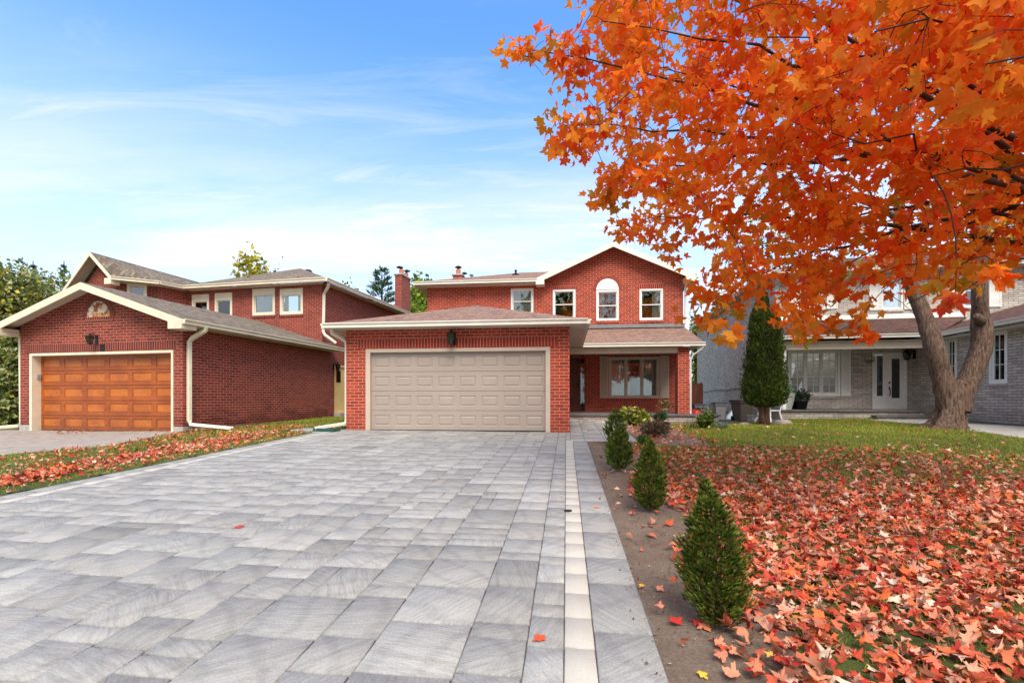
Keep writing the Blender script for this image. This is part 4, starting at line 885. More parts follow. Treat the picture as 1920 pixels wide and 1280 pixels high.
# white garden chair behind the cedar trunks
def garden_chair(px,d,label,rz):
    x,y=onR(px,d),d; r=empty('garden_chair',(x,y,G(x,y)+.0),rz,label=label,category='chair')
    mb=MB(); mb.box(-.26,.26,-.24,.24,.36,.39,0,.01)
    mb.build('seat','white_paint',r)
    for sx in (-1,1):
        for sy in (-1,1):
            mb=MB(); mb.tube([(sx*.23,sy*.2,.37),(sx*.26,sy*.24,.15),(sx*.31,sy*.30,0)],[.028,.025,.022],6); mb.build('leg','white_paint',r)
        mb=MB(); mb.tube([(sx*.26,-.22,.38),(sx*.28,-.24,.58),(sx*.28,.2,.60)],.02,6); mb.build('armrest','white_paint',r)
    mb=MB(); 
    for i in range(6): mb.box(-.22+i*.08,-.17+i*.08,.22,.245,.38,.82)
    mb.box(-.25,.25,.22,.25,.80,.86,0,.01); mb.build('backrest','white_paint',r)
garden_chair(1442,15.9,'white garden chair half hidden behind the cedar trunks',R(25))
# low concrete bench left of the trunks
x,y=onR(1416,15.3),15.3; r=empty('garden_bench',(x,y,G(x,y)),R(-8),label='low pale bench left of the cedar trunks and right of the brown bin',category='bench')
mb=MB(); mb.box(-.22,.22,-.13,.13,.22,.27,0,.01); mb.build('seat','concrete',r)
for s in (-.17,.17): mb=MB(); mb.box(s-.035,s+.035,-.11,.11,0,.22,0,.006); mb.build('leg','concrete',r)
# edging rocks
for i,(px_,py_,s_,lb) in enumerate(((1467,795,.22,'rounded grey rock on the lawn edge right of the cedar trunks'),(1396,796,.12,'small grey rock at the foot of the brown bin'))):
    x,y,z=at(px_,py_); mb=MB(Matrix.Translation((x,y,z)))
    pr=[(.0,-.05)]+[(s_*q,h*s_) for q,h in ((1,-.2),(1.05,.15),(.85,.45),(.5,.62),(0,.68))]
    mb.lathe((0,0),pr,14); mb.v=[(x+(v[0]-x)*(1.35+.2*math.sin(v[2]*40)),y+(v[1]-y)*(.8+.15*math.cos(v[0]*30)),v[2]) for v in mb.v]; mb.build('rock','stone_rock',smooth=True,label=lb,category='rock')
# green splash tray under the downspout, drain cap
x,y,z=at(612,808); r=MB(Matrix.Translation((x,y,z+.004))@Matrix.Rotation(R(-18),4,'Z'))
r.slab([(-.33,-.14,.03),(.30,-.10,.05),(.30,.10,.05),(-.33,.16,.03)],.025); r.box(-.30,.30,-.15,-.12,.0,.075); r.box(-.30,.30,.12,.15,0,.075); r.box(.30,.33,-.15,.15,0,.09)
r.build('splash_tray','green_plastic',label='dark green splash tray under the white downspout',category='splash tray')
x,y,z=at(1065,957.5); r=MB(Matrix.Translation((x,y,z+.003))); r.lathe((0,0),[(.042,0),(.04,.006),(.03,.008),(.028,.004),(0,.005)],24); r.build('drain_cap','dark_metal',label='small round metal cap set in the light paving strip',category='drain cap')

# ================= foliage =================
def quat_frames(n,tip,spread):
    """random leaf frames: returns right, tip and normal vectors (n,3)"""
    t=tip+spread*rng.standard_normal((n,3)); t/=np.linalg.norm(t,axis=1,keepdims=True)+1e-9
    q=rng.standard_normal((n,3)); q-=t*np.sum(q*t,1,keepdims=True); q/=np.linalg.norm(q,axis=1,keepdims=True)+1e-9
    return q,t,np.cross(q,t)
HALF=[(0,0),(.17,-.07),(.40,-.10),(.34,.04),(.47,.10),(.38,.20),(.56,.30),(.80,.44),(.62,.50),(.60,.64),(.45,.58),(.27,.52),(.30,.70),(.19,.74),(.11,.90),(0,1.08)]
OUT_HI=np.array([(x,y) for x,y in HALF]+[(-x,y) for x,y in HALF[-2:0:-1]])
HLO=[(0,0),(.42,-.08),(.34,.16),(.80,.44),(.56,.60),(.26,.52),(.24,.74),(0,1.08)]
OUT_LO=np.array([(x,y) for x,y in HLO]+[(-x,y) for x,y in HLO[-2:0:-1]])
def leaves(P,tip,spread,size,cols,hi,curl=.35,fold=.25,flat=None,rag_=.05,asp_=(.85,1.12)):
    """maple leaves as fans around the blade centre; returns verts, tri indices, colours"""
    n=len(P); O=OUT_HI if hi else OUT_LO; k=len(O)
    if flat is None: q,t,nn=quat_frames(n,tip,spread)
    else: q,t,nn=flat
    O2=np.vstack([[0,.36],O]); O2=O2-np.array([0,.36])
    asp=rng.uniform(*asp_,(n,1)); X=O2[None,:,0]*asp; Y=np.repeat(O2[None,:,1],n,0); r2=X**2+Y**2
    jr=1+rng.normal(0,rag_,(n,k+1)); X=X*jr; Y=Y*jr
    cu=rng.normal(curl*.6,curl,(n,1)); fo=rng.normal(fold,fold*.9,(n,1)); tw=rng.normal(0,.35,(n,1))
    Z=-cu*r2+fo*np.abs(X)+tw*X*Y+rng.normal(0,.02,(n,k+1))
    s=np.asarray(size).reshape(-1,1,1)
    V=P[:,None,:]+s*(X[...,None]*q[:,None,:]+Y[...,None]*t[:,None,:]+Z[...,None]*nn[:,None,:])
    base=(np.arange(n)*(k+1))[:,None,None]; a=np.arange(k); tri=np.stack([np.zeros(k,int),a+1,(a+1)%k+1],-1)[None]
    Fc=(base+tri).reshape(-1); C_=np.repeat(cols,k+1,0)
    jj=rng.normal(1,.03,(n,k+1,1)); C_=C_*jj.reshape(-1,1)
    return V.reshape(-1,3),Fc.astype(np.int32),np.clip(C_,0,1)
def pal(n,table):
    w=np.array([t[3] for t in table],float); w/=w.sum(); idx=rng.choice(len(table),n,p=w)
    c=np.array([srgb(*t[:3])[:3] for t in table])[idx]; return np.clip(c*rng.normal(1,.14,(n,1))*rng.normal(1,.04,(n,3)),0,1)
CROWN=[(252,126,38,6),(248,106,30,5),(253,146,46,5),(250,168,58,3),(236,84,38,1.6),(236,92,76,1),(222,150,40,1.8),(160,140,30,.8),(248,172,66,.7)]
LITTER=[(214,112,82,5.5),(220,142,112,5),(198,80,58,3),(226,166,138,3.2),(226,112,66,3),(178,62,52,1.8),(176,116,94,2.2),(232,196,174,1.6),(224,176,90,.2),(136,80,62,1.4)]
def bezier(p0,p1,p2,n):
    t=np.linspace(0,1,n)[:,None]; return (1-t)**2*p0+2*t*(1-t)*p1+t**2*p2

# ---- red maple off to the right: trunk outside the frame, limbs reach in over the lawn ----
def pt(px,py,d): return np.array([(px-960)/F*d,d,CZ+(HY-py)/F*d])
TR=np.array([7.0,4.6,G(7.0,4.6)]); maple=empty('maple_tree',tuple(TR),0,label='orange-leaved maple whose branches hang over the right lawn',category='tree')
def rel(P): return np.asarray(P)-TR
mb=MB(); fork=np.array([6.75,4.7,2.5])
mb.tube([rel(TR+[0,0,-.15]),rel(TR+[0,0,.1]),rel(TR+[-.02,0,.6]),rel(TR+[-.08,.03,1.5]),rel(fork)],[.42,.34,.25,.22,.21],14); mb.build('trunk','bark',maple,smooth=True)
targets=[(1440,70,3.9),(1130,40,4.3),(985,92,4.6),(1060,235,5.2),(1130,330,5.6),(1180,415,6.4),(1330,300,6.0),(1390,480,7.0),(1330,560,6.4),(1500,560,6.0),(1640,420,5.2),(1640,60,2.7),(1560,250,3.6),(1750,330,3.4),(1800,500,4.6),(1850,120,2.3),(1250,130,4.6),(1700,570,5.4),(1480,380,5.6),(2050,300,3.2),(2000,500,5),(1900,-150,3),(1500,-150,3.6),(1250,-120,4.6)]
nodes=[];node_dir=[]
br=MB(); limb_pts=[]
for k,(px_,py_,d_) in enumerate(targets):
    T=pt(px_,py_,d_); st=fork+np.array([0,0,rng.uniform(0,.9)])+rng.normal(0,.08,3); mid=(st+T)/2+np.array([rng.normal(0,.25),rng.normal(0,.25),rng.uniform(.35,.9)])
    P=bezier(st,mid,T,14)+np.vstack([np.zeros((1,3)),rng.normal(0,.035,(12,3)),np.zeros((1,3))]); Ln=np.linalg.norm(T-st); r0=.006+.0062*Ln
    rad=[max(.0045,r0*(1-i/13)**1.15+.004) for i in range(14)]
    br.tube([rel(q) for q in P],rad,7); 
    for i in range(2,14): nodes.append(P[i]); node_dir.append(P[i]-P[i-1])
for z0,z1,r_ in ((2.3,3.3,.19),(3.2,5.2,.13)): br.tube([rel([6.75,4.7,z0]),rel([6.7,4.75,(z0+z1)/2]),rel([6.65,4.8,z1])],[r_,r_*.8,r_*.6],9)
nodes=np.array(nodes); node_dir=np.array(node_dir)
CP=[(950,84),(985,130),(1045,100),(1060,170),(1100,150),(1118,200),(1028,214),(1040,275),(1085,300),(1120,275),(1150,300),(1112,352),(1118,398),(1178,402),(1195,350),(1240,372),(1150,430),(1165,452),(1240,447),(1245,500),(1272,520),(1320,470),(1345,500),(1285,570),(1300,600),(1370,590),(1355,640),(1390,590),(1402,540),(1450,530),(1462,590),(1485,600),(1505,655),(1530,600),(1560,590),(1585,640),(1625,640),(1600,560),(1660,530),(1715,520),(1750,535),(1765,575),(1800,545),(1860,520),(1895,530),(1960,500),(2300,560),(2300,-420),(1000,-420),(1100,-30),(1080,60),(1010,72)]
inC=poly_in(CP)
sprays=[]
# the drooping outer tips that make the silhouette, each with a depth of its own
tips=[(958,92,4.6,.16),(975,108,4.6,.2),(1010,98,4.6,.24),(1045,88,4.6,.3),(1075,110,4.7,.3),(1062,150,4.8,.25),(1095,130,4.8,.28),(1035,228,5.2,.2),(1052,258,5.2,.28),(1082,275,5.2,.28),(1105,250,5.2,.25),(1120,375,5.3,.2),(1145,350,5.3,.3),(1165,378,5.3,.25),(1155,432,6.6,.2),(1180,425,6.6,.25),(1215,432,6.5,.25),(1262,490,6.6,.25),(1250,470,6.6,.22),(1320,540,5.6,.3),(1300,575,5.6,.28),(1345,590,4.4,.25),(1356,625,3.9,.16),(1510,625,4.2,.14),(1600,595,4.2,.22),(1618,630,4.2,.14),(1570,610,4.4,.16),(1690,540,4.2,.22),(1778,565,3.2,.13),(1870,520,3.0,.14),(1790,540,3.4,.25),(1490,560,5,.4)]
for a in tips: sprays.append((pt(*a[:3]),a[3]))
while len(sprays)<980:
    px_=rng.uniform(950,2300); py_=rng.uniform(-420,660)
    if not inC(np.array(px_),np.array(py_)): continue
    k=np.clip((px_-1150)/700,0,1)*np.clip((420-py_)/300,0,1); lo=4.3-2.0*k; d=lo+(8.2-lo)*rng.random()**1.25
    m_=24/d*4
    if not all(inC(np.array(px_+u),np.array(py_+w)) for u,w in ((m_,0),(-m_,0),(0,m_*1.2),(0,-m_))): continue
    q=pt(px_,py_,d)
    if q[0]>11 or q[2]>8.5: continue
    sprays.append((q,.34))
SP=np.array([s[0] for s in sprays]); LP=[];LT=[];LS=[];LC=[]
tw=MB(); dist0=np.array([np.min(np.linalg.norm(nodes-c,axis=1)) for c,_ in sprays]); order=np.argsort(dist0); NB=np.zeros((len(nodes)+len(sprays)*5,3)); NB[:len(nodes)]=nodes; nn_=len(nodes)
for oi in order:
    c,rad=sprays[oi]
    i=int(np.argmin(np.linalg.norm(NB[:nn_]-c,axis=1)+.2*np.maximum(0,c[2]-NB[:nn_,2]))); a=NB[i]; ln=np.linalg.norm(c-a)
    e=c+np.array([rng.normal(0,.05),rng.normal(0,.05),-rad*.35])
    bow=rng.normal(0,.14,3)*ln; P=bezier(a,(a+c)/2+np.array([0,0,.16*ln])+bow,e,6); rt=.0022+.0035*min(1,ln/1.2)
    tw.tube([rel(q) for q in P],[rt*1.4,rt*1.2,rt,rt*.85,rt*.7,rt*.5],4,cap=False)
    if ln>.25: NB[nn_:nn_+3]=P[2:5]; nn_+=3
    if rng.random()<.7:
        j=P[3]; e2=j+np.array([rng.normal(0,.2),rng.normal(0,.2),-.12+rng.normal(0,.08)]); tw.tube([rel(j),rel((j+e2)/2+[0,0,.03]),rel(e2)],[.003,.0025,.0015],4,cap=False)
    m_=int(rng.integers(13,20)*(rad/.34)**1.1)+4
    u=rng.standard_normal((m_,3)); u/=np.linalg.norm(u,axis=1,keepdims=True); pos=c+u*rng.uniform(.15,1,(m_,1))**.6*rad*np.array([.95,.95,.72])
    LP.append(pos); o_=u*np.array([.7,.7,.2]); LT.append(o_+np.array([0,0,-.95])); LS.append(rng.uniform(.066,.108,m_)); 
    cc=pal(m_,CROWN); tint=pal(1,CROWN); LC.append(cc*.5+tint*.5)
LP=np.vstack(LP);LT=np.vstack(LT);LS=np.concatenate(LS);LC=np.vstack(LC)
far=LP[:,1]>5.6; 
V1,F1,C1=leaves(LP[~far],LT[~far],.35,LS[~far]*1.0,LC[~far],True,.35,.22); V2,F2,C2=leaves(LP[far],LT[far],.35,LS[far]*1.05,LC[far],False,.35,.22)
npmesh('crown',rel(np.vstack([V1,V2])),np.concatenate([F1,F2+len(V1)]),3,'maple_leaf',cols=np.vstack([C1,C2]),parent=maple)
tb=br.build('branch','young_bark',maple,smooth=True); tw.build('twigs','young_bark',maple)

# ---- generic small-leaf crowns ----
def diamonds(P,size,cols,tip=(0,0,0),spread=1.,aspect=.55,bend=.2):
    n=len(P); q,t,nn=quat_frames(n,np.broadcast_to(np.array(tip,float),(n,3)),spread); s=np.asarray(size).reshape(-1,1)
    b=rng.normal(0,bend,(n,1))
    V=np.stack([P,P+s*(.5*t+aspect*q+b*nn),P+s*(t+.3*b*nn),P+s*(.5*t-aspect*q+b*nn)],1)
    return V.reshape(-1,3),np.arange(4*n,dtype=np.int32),np.repeat(cols,4,0)
def blob_points(n,blobs,hollow=.45):
    w=np.array([b[3]*b[4]*b[5] for b in blobs])**.75; w/=w.sum(); idx=rng.choice(len(blobs),n,p=w); B=np.array(blobs)[idx]
    u=rng.standard_normal((n,3)); u/=np.linalg.norm(u,axis=1,keepdims=True); r=rng.uniform(hollow**3,1,(n,1))**(1/3)
    wob=1+.22*np.sin(u[:,:1]*7+B[:,:1]*3)*np.cos(u[:,2:]*6+B[:,2:3]*5)
    return B[:,:3]+u*r*wob*B[:,3:6]
GREEN=[(60,84,34,3),(80,104,40,3),(104,124,48,2),(44,62,28,2),(130,140,60,1)]
YELL=[(150,140,50,3),(186,166,56,3),(120,124,44,2),(200,150,50,1.5),(92,104,40,1.5)]
PINE=[(78,104,70,3),(98,122,84,2),(60,84,56,2),(120,138,98,1)]
CEDAR=[(78,94,32,3),(60,78,28,3),(98,112,42,2),(42,56,22,2),(116,124,50,.8)]
def tree(name,x,y,label,blobs,n,size,table,trunk_h,trunk_r,limbs=8,group=None,mat='young_bark',bend=.2,cat='tree',aspect=.55):
    z=G(x,y); r=empty(name,(x,y,z),0,label=label,category=cat,group=group); mb=MB()
    mb.tube([(0,0,-.1),(0,0,.3),(trunk_r*.3,0,trunk_h*.6),(0,trunk_r*.3,trunk_h)],[trunk_r*1.4,trunk_r,trunk_r*.75,trunk_r*.4],9)
    for i in range(limbs):
        b=blobs[i%len(blobs)]; s0=rng.uniform(.3,.9)*trunk_h; P=bezier(np.array([0,0,s0]),np.array([b[0]*.4,b[1]*.4,(s0+b[2])/2+.2]),np.array(b[:3])+rng.normal(0,.3,3)*np.array(b[3:6])*.5,6)
        mb.tube([tuple(q) for q in P],[trunk_r*.45*(1-j/6)+.008 for j in range(6)],5)
    mb.build('trunk',mat,r,smooth=True)
    P=blob_points(n,blobs); V_,F_,C_=diamonds(P,rng.uniform(.6,1.3,n)*size,pal(n,table),bend=bend,aspect=aspect); npmesh('crown',V_,F_,4,'foliage',cols=C_,parent=r); return r
# forked grey-barked tree on the neighbour's lawn
tx,ty,tz=at(1778,802); td=ty; ft=empty('forked_tree',(tx,ty,tz),0,label='large grey-brown tree with a V-shaped forked trunk on the lawn',category='tree')
def P3(px,py,dd=0): return ((px-960)/F*(td+dd)-tx,dd,CZ+(HY-py)/F*(td+dd)-tz)
mb=MB(); 
def flare(P,Rr,seg,lobes,mbx):
    rings=[]; n=len(P); prev=None
    for i in range(n):
        p_=Vector(P[i]); t_=(Vector(P[min(i+1,n-1)])-Vector(P[max(0,i-1)])).normalized(); a=Vector((1,0,0)); a=(a-t_*a.dot(t_)).normalized(); b=t_.cross(a); row=[]
        for k in range(seg):
            th=k/seg*2*math.pi; w=lobes[i]; rr=Rr[i]*(1+w*(.5*math.cos(5*th+1.1)+.35*math.cos(3*th+.4)+.25*math.sin(8*th))+.035*math.sin(11*th+i*.9)+.03*math.sin(4*th-i*1.3)+rng.normal(0,.012))
            row.append(p_+(a*math.cos(th)+b*math.sin(th))*rr)
        rings.append(row)
    for i in range(n-1):
        for k in range(seg):
            j=(k+1)%seg; mbx.face([rings[i][k],rings[i][j],rings[i+1][j],rings[i+1][k]],uv=[(k*.1,P[i][2]),(k*.1+.1,P[i][2]),(k*.1+.1,P[i+1][2]),(k*.1,P[i+1][2])])
def smoothpath(P,Rr,Lb,m=5):
    Pn=[];Rn=[];Ln=[]
    for i in range(len(P)-1):
        p0=np.array(P[max(i-1,0)]);p1=np.array(P[i]);p2=np.array(P[i+1]);p3=np.array(P[min(i+2,len(P)-1)])
        for k in range(m):
            t=k/m; Pn.append(tuple(.5*((2*p1)+(-p0+p2)*t+(2*p0-5*p1+4*p2-p3)*t*t+(-p0+3*p1-3*p2+p3)*t**3))); Rn.append(Rr[i]*(1-t)+Rr[i+1]*t); Ln.append(Lb[i]*(1-t)+Lb[i+1]*t)
    return Pn+[P[-1]],Rn+[Rr[-1]],Ln+[Lb[-1]]
u_=td/890
w_=u_*.745
a_=smoothpath([P3(1776,814),P3(1777,804),P3(1779,792),P3(1783,772),P3(1786,750),P3(1787,732),P3(1786,712)],[60*w_,44*w_,33*w_,28*w_,26*w_,26*w_,19*w_],[.6,.5,.34,.2,.1,.07,.05]); flare(a_[0],a_[1],44,a_[2],mb)
a_=smoothpath([P3(1779,765),P3(1774,735),P3(1765,700),P3(1753,655),P3(1743,620,.1),P3(1732,590,.2),P3(1718,555,.3),P3(1704,520,.4),P3(1692,470,.5),P3(1686,400,.6),P3(1690,300,.7),P3(1691,200,.8),P3(1688,60,.9)],[24*w_,24*w_,21*w_,20.5*w_,20*w_,17*w_,17*w_,15*w_,13*w_,12*w_,11*w_,9*w_,5*w_],[.03]*13); flare(a_[0],a_[1],28,a_[2],mb)
a_=smoothpath([P3(1797,770),P3(1806,735),P3(1822,700),P3(1836,665),P3(1842,640),P3(1841,612),P3(1838,590),P3(1837,560,-.1),P3(1836,500,-.15),P3(1838,430,-.2),P3(1842,330,-.2),P3(1846,200,-.2),P3(1850,60,-.2)],[25*w_,24*w_,22*w_,22*w_,21.5*w_,21*w_,17*w_,15.5*w_,15*w_,13*w_,12*w_,11*w_,6*w_],[.03,.03,.03,.04,.07,.09,.05,.03,.02,.02,.02,.02,.02]); flare(a_[0],a_[1],28,a_[2],mb)
mb.tube([P3(1838,604,-.12),P3(1834,596,-.24),P3(1831,592,-.29)],[.13,.10,.08],12)
for (sx,sy,ex,ey,r_) in ((1688,250,1620,120,.08),(1691,230,1760,90,.07),(1845,220,1920,100,.08),(1846,180,1790,40,.07),(1840,420,1960,300,.08),(1838,500,1930,440,.05),(1690,420,1600,360,.06),(1845,300,1760,220,.05)):
    q=P3(ex,ey,rng.uniform(-1,1)); s_=P3(sx,sy,.3); mb.tube([s_,tuple((np.array(s_)+np.array(q))/2+np.array([0,0,.12])),q],[r_*1.3,r_,r_*.4],7)
    for k in range(5):
        e=np.array(q)+rng.normal(0,.9,3); mb.tube([tuple((np.array(s_)+np.array(q))/2),tuple((np.array(q)+e)/2),tuple(e)],[r_*.5,r_*.3,.006],4)
mb.build('trunk','bark',ft,smooth=True)
blobs=[(*P3(1720,300),1.6,1.6,1.3),(*P3(1850,120),2.0,2,1.4),(*P3(1960,300),1.8,1.8,1.5),(*P3(1660,100),1.8,1.8,1.4),(*P3(1880,440),.9,.9,.6),(*P3(1620,480),1.0,1,.6),(*P3(2050,150),1.8,1.8,1.6)]
P_=blob_points(3200,blobs,.2); V_,F_,C_=diamonds(P_,rng.uniform(.07,.13,len(P_)),pal(len(P_),YELL+[(210,190,60,3)])); npmesh('crown',V_,F_,4,'foliage',cols=C_,parent=ft)

# ---- tall cedar with two bare trunks ----
cx_,cy_,cz_=at(1434,797); cd=cy_; ce=empty('cedar_tree',(cx_,cy_,cz_),0,label='tall dark green cedar on two bare stems in front of the grey brick house',category='tree')
u_=cd/890; mb=MB()
mb.tube([(-.06,0,-.05),(-.10,0,.4),(-.16,.02,.75),(-.1,0,1.5),(-.05,0,3.0)],[.10,.085,.08,.07,.03],10); mb.tube([(.05,.0,-.05),(.06,.02,.4),(.09,0,.8),(.12,0,1.5),(.15,0,2.8)],[.11,.09,.085,.07,.03],10)
mb.tube([(-.02,.0,.5),(.0,.02,.9)],[.05,.04],8); mb.build('trunk','cedar_bark',ce,smooth=True)
def cedar_cloud(n,prof,tops,fan,table,rag=.10,sp_=.55):
    """upright fan sprays over a turned silhouette; prof=[(z,r)]"""
    zs=np.array([p[0] for p in prof]); rs=np.array([p[1] for p in prof]); w=np.interp(np.linspace(zs[0],zs[-1],60),zs,rs); zz=np.linspace(zs[0],zs[-1],60); pr=w/w.sum()
    z=rng.choice(zz,n,p=pr)+rng.uniform(-.5,.5,n)*(zz[1]-zz[0]); th=rng.uniform(0,2*np.pi,n); H_=zs[-1]; cl_=np.sin(th*3+z/H_*9)*np.sin(z/H_*17+th*2); rr=np.interp(z,zs,rs)*(1+rag*np.sin(th*5+z/H_*12)+rag*.8*np.sin(th*9-z/H_*19)+rag*.8*cl_)*rng.uniform(.35,1.0,n)**.5*np.where(rng.random(n)<.12,1.16,1)
    P=np.stack([rr*np.cos(th),rr*np.sin(th),z],-1); out=np.stack([np.cos(th)*sp_,np.sin(th)*sp_,np.full(n,.95)],-1)
    for (x,y,z0,h,r) in tops:
        m_=int(n*h*r*.9); t_=rng.random(m_); th2=rng.uniform(0,2*np.pi,m_); q=r*(1-t_)**.7*rng.uniform(.5,1,m_)
        P=np.vstack([P,np.stack([x+q*np.cos(th2),y+q*np.sin(th2),z0+h*t_],-1)]); out=np.vstack([out,np.stack([np.cos(th2)*.4,np.sin(th2)*.4,np.ones(m_)],-1)])
    n=len(P); cl=pal(n,table); cl*=(1+.22*np.sin(P[:,0]*9/zs[-1]+P[:,2]*14/zs[-1])*np.sin(P[:,1]*8/zs[-1]-P[:,2]*23/zs[-1]+1))[:,None]; Vs=[];Fs=[];Cs=[];o=0
    for k in range(fan[0]):
        ang=(k-(fan[0]-1)/2)*fan[1]; side=np.stack([-out[:,1],out[:,0],np.zeros(n)],-1); side/=np.linalg.norm(side,axis=1,keepdims=True); sg=rng.choice([-1,1],(n,1))
        tip=out*math.cos(ang)+side*sg*math.sin(ang)+rng.normal(0,.16,(n,3)); V_,F_,C_=fans(P,tip,rng.uniform(.7,1.25,n)*fan[2],cl*(1+.10*(k-1)),fan[3])
        Vs.append(V_);Fs.append(F_+o);Cs.append(C_);o+=len(V_)
    return np.vstack(Vs),np.concatenate(Fs),np.clip(np.vstack(Cs),0,1)
def fans(P,tip,size,cols,aspect):
    n=len(P); t=tip/np.linalg.norm(tip,axis=1,keepdims=True); q=rng.standard_normal((n,3)); q-=t*np.sum(q*t,1,keepdims=True); q/=np.linalg.norm(q,axis=1,keepdims=True); s=size.reshape(-1,1)
    V=np.stack([P-.15*s*t,P+s*(.45*t+aspect*q),P+s*t,P+s*(.45*t-aspect*q)],1); return V.reshape(-1,3),np.arange(4*n,dtype=np.int32),np.repeat(cols,4,0)
g=lambda px_,py_:((px_-1434)*u_,(797-py_)*u_)
V_,F_,C_=cedar_cloud(17000,[(.56,.26),(.64,.50),(.85,.62),(1.25,.61),(1.6,.55),(2.1,.50),(2.7,.45),(3.1,.37),(3.4,.20)],[(-.25,0,3.2,.50,.20),(.30,.05,3.2,.42,.14),(.0,.1,3.2,.75,.22),(-.08,0,3.6,.80,.09),(.10,.1,3.5,.55,.10),(-.38,0,2.9,.5,.12),(.42,0,2.9,.4,.10)],(3,.45,.065,.16),CEDAR,.08)
npmesh('crown',V_,F_,4,'foliage',cols=C_,parent=ce)
# ---- young cedars along the driveway ----
SC=[(92,112,34,3),(70,92,30,3),(122,138,50,2.8),(46,62,24,1.6),(150,156,70,1.2),(134,96,50,.7)]
def young_cedar(px_,py_,hpx,wpx,n,label,table=SC,lean=0.,fan=(4,.33,.045,.13)):
    x,y,z=at(px_,py_); u=y/890; h=hpx*u; w=wpx*u/2
    r=empty('cedar_shrub',(x,y,z),0,label=label,category='shrub',group='young cedars along the driveway')
    mb=MB(); mb.tube([(0,0,-.02),(0,0,h*.3),(lean*.5,0,h*.85)],[.013,.010,.003],7)
    for k in range(14):
        a=rng.uniform(0,6.28); z0=rng.uniform(.03,.5)*h; mb.tube([(0,0,z0),(w*.45*math.cos(a),w*.45*math.sin(a),z0+h*.10),(w*.7*math.cos(a),w*.7*math.sin(a),z0+h*.26)],[.005,.004,.002],4)
    mb.build('stem','cedar_bark',r)
    V_,F_,C_=cedar_cloud(n,[(h*.03,w*.42),(h*.13,w*.72),(h*.28,w*.92),(h*.45,w*.88),(h*.60,w*.76),(h*.73,w*.58),(h*.85,w*.34),(h*.95,w*.14),(h,w*.04)],[(0,0,h*.76,h*.26,w*.30),(w*.3,.0,h*.66,h*.2,w*.22),(-w*.35,0,h*.55,h*.24,w*.22),(w*.6,0,h*.3,h*.2,w*.25),(-w*.65,.02,h*.25,h*.22,w*.25)],fan,table,.21,.9)
    V_[:,0]+=lean*np.clip(V_[:,2]/h,0,1)**1.5
    npmesh('foliage',V_,F_,4,'foliage',cols=C_,parent=r)
young_cedar(1345,1172,268,112,5200,'biggest young cedar, nearest the camera in the soil strip',lean=-.06,fan=(4,.4,.030,.10))
young_cedar(1219,958,136,58,3000,'second young cedar from the camera, dark and egg-shaped',lean=-.01,fan=(4,.4,.034,.11))
LG=[(112,134,48,3),(88,112,38,3),(140,152,70,1.5),(60,80,30,1.5),(150,130,80,.5)]
young_cedar(1161,882,84,44,1000,'third young cedar from the camera, thin and light green',LG,fan=(3,.35,.06,.15))
young_cedar(1154,832,62,38,700,'farthest young cedar of the row, light green beside the walkway',LG,fan=(3,.35,.07,.15))
# ---- garden shrubs by the porch ----
def shrub(px_,py_,hpx,wpx,n,size,table,label,name='shrub',aspect=.5,spiky=0,tipz=.2,dd=0,zb=None,stems=10):
    x,y,z=at(px_,py_); u=y/890; h=hpx*u; w=wpx*u/2; r=empty(name,(x,y,z if zb is None else zb),0,label=label,category='shrub')
    mb=MB()
    for k in range(stems):
        a=rng.uniform(0,6.28); q=rng.uniform(.2,.8)*w; mb.tube([(0,0,0),(q*.4*math.cos(a),q*.4*math.sin(a),h*.4),(q*math.cos(a),q*math.sin(a),h*rng.uniform(.6,.95))],[.012,.008,.003],4)
    mb.build('stems','young_bark',r)
    bl=[(0,0,h*.5,w*.75,w*.75,h*.48)]+[(w*.5*math.cos(k*1.3),w*.5*math.sin(k*1.3),h*(.35+.3*rng.random()),w*.5,w*.5,h*.33) for k in range(6)]
    P_=blob_points(n,bl,.4); P_[:,2]=np.abs(P_[:,2]); V_,F_,C_=diamonds(P_,rng.uniform(.6,1.3,n)*size,pal(n,table),tip=(0,0,tipz),spread=.7,aspect=aspect); npmesh('foliage',V_,F_,4,'foliage',cols=C_,parent=r); return r
shrub(1188,797,36,62,1100,.09,[(150,160,60,3),(110,130,48,3),(190,180,90,1.5),(200,140,100,.5),(70,90,36,1.5)],'leafy yellow-green shrub spreading in front of the porch')
shrub(1237,792,20,28,900,.07,[(44,66,34,3),(60,84,40,2),(84,110,56,1)],'small dark green rounded bush against the porch step',aspect=.2)
shrub(1228,818,34,62,1500,.07,[(110,88,66,3),(90,70,52,3),(124,116,84,2),(84,92,56,1.5),(130,70,60,1)],'low brown and bronze twiggy shrub in the leaf-strewn bed',aspect=.22,stems=30)
shrub(1322,803,30,36,1100,.06,[(84,104,34,3),(120,134,44,2),(56,74,26,2)],'round green shrub at the right end of the porch step')
shrub(1322,797,38,30,500,.07,[(180,190,170,3),(130,150,120,2),(90,110,80,1),(190,160,110,.6)],'silvery spiky plant rising behind the round green shrub',aspect=.14,tipz=1.0)
shrub(1352,804,12,32,350,.06,[(140,156,130,2),(110,130,96,2)],'low silvery ground plant to the right of the round green shrub',aspect=.18,tipz=.5)
shrub(1295,803,12,34,350,.06,[(160,156,110,2),(130,130,80,2)],'low pale dry plants below the porch step near the pillar',aspect=.16,tipz=.6)
shrub(1203,836,22,20,260,.07,[(70,104,36,3),(96,130,46,2)],'small green tuft beside the corner of the walkway',aspect=.12,tipz=1.2)
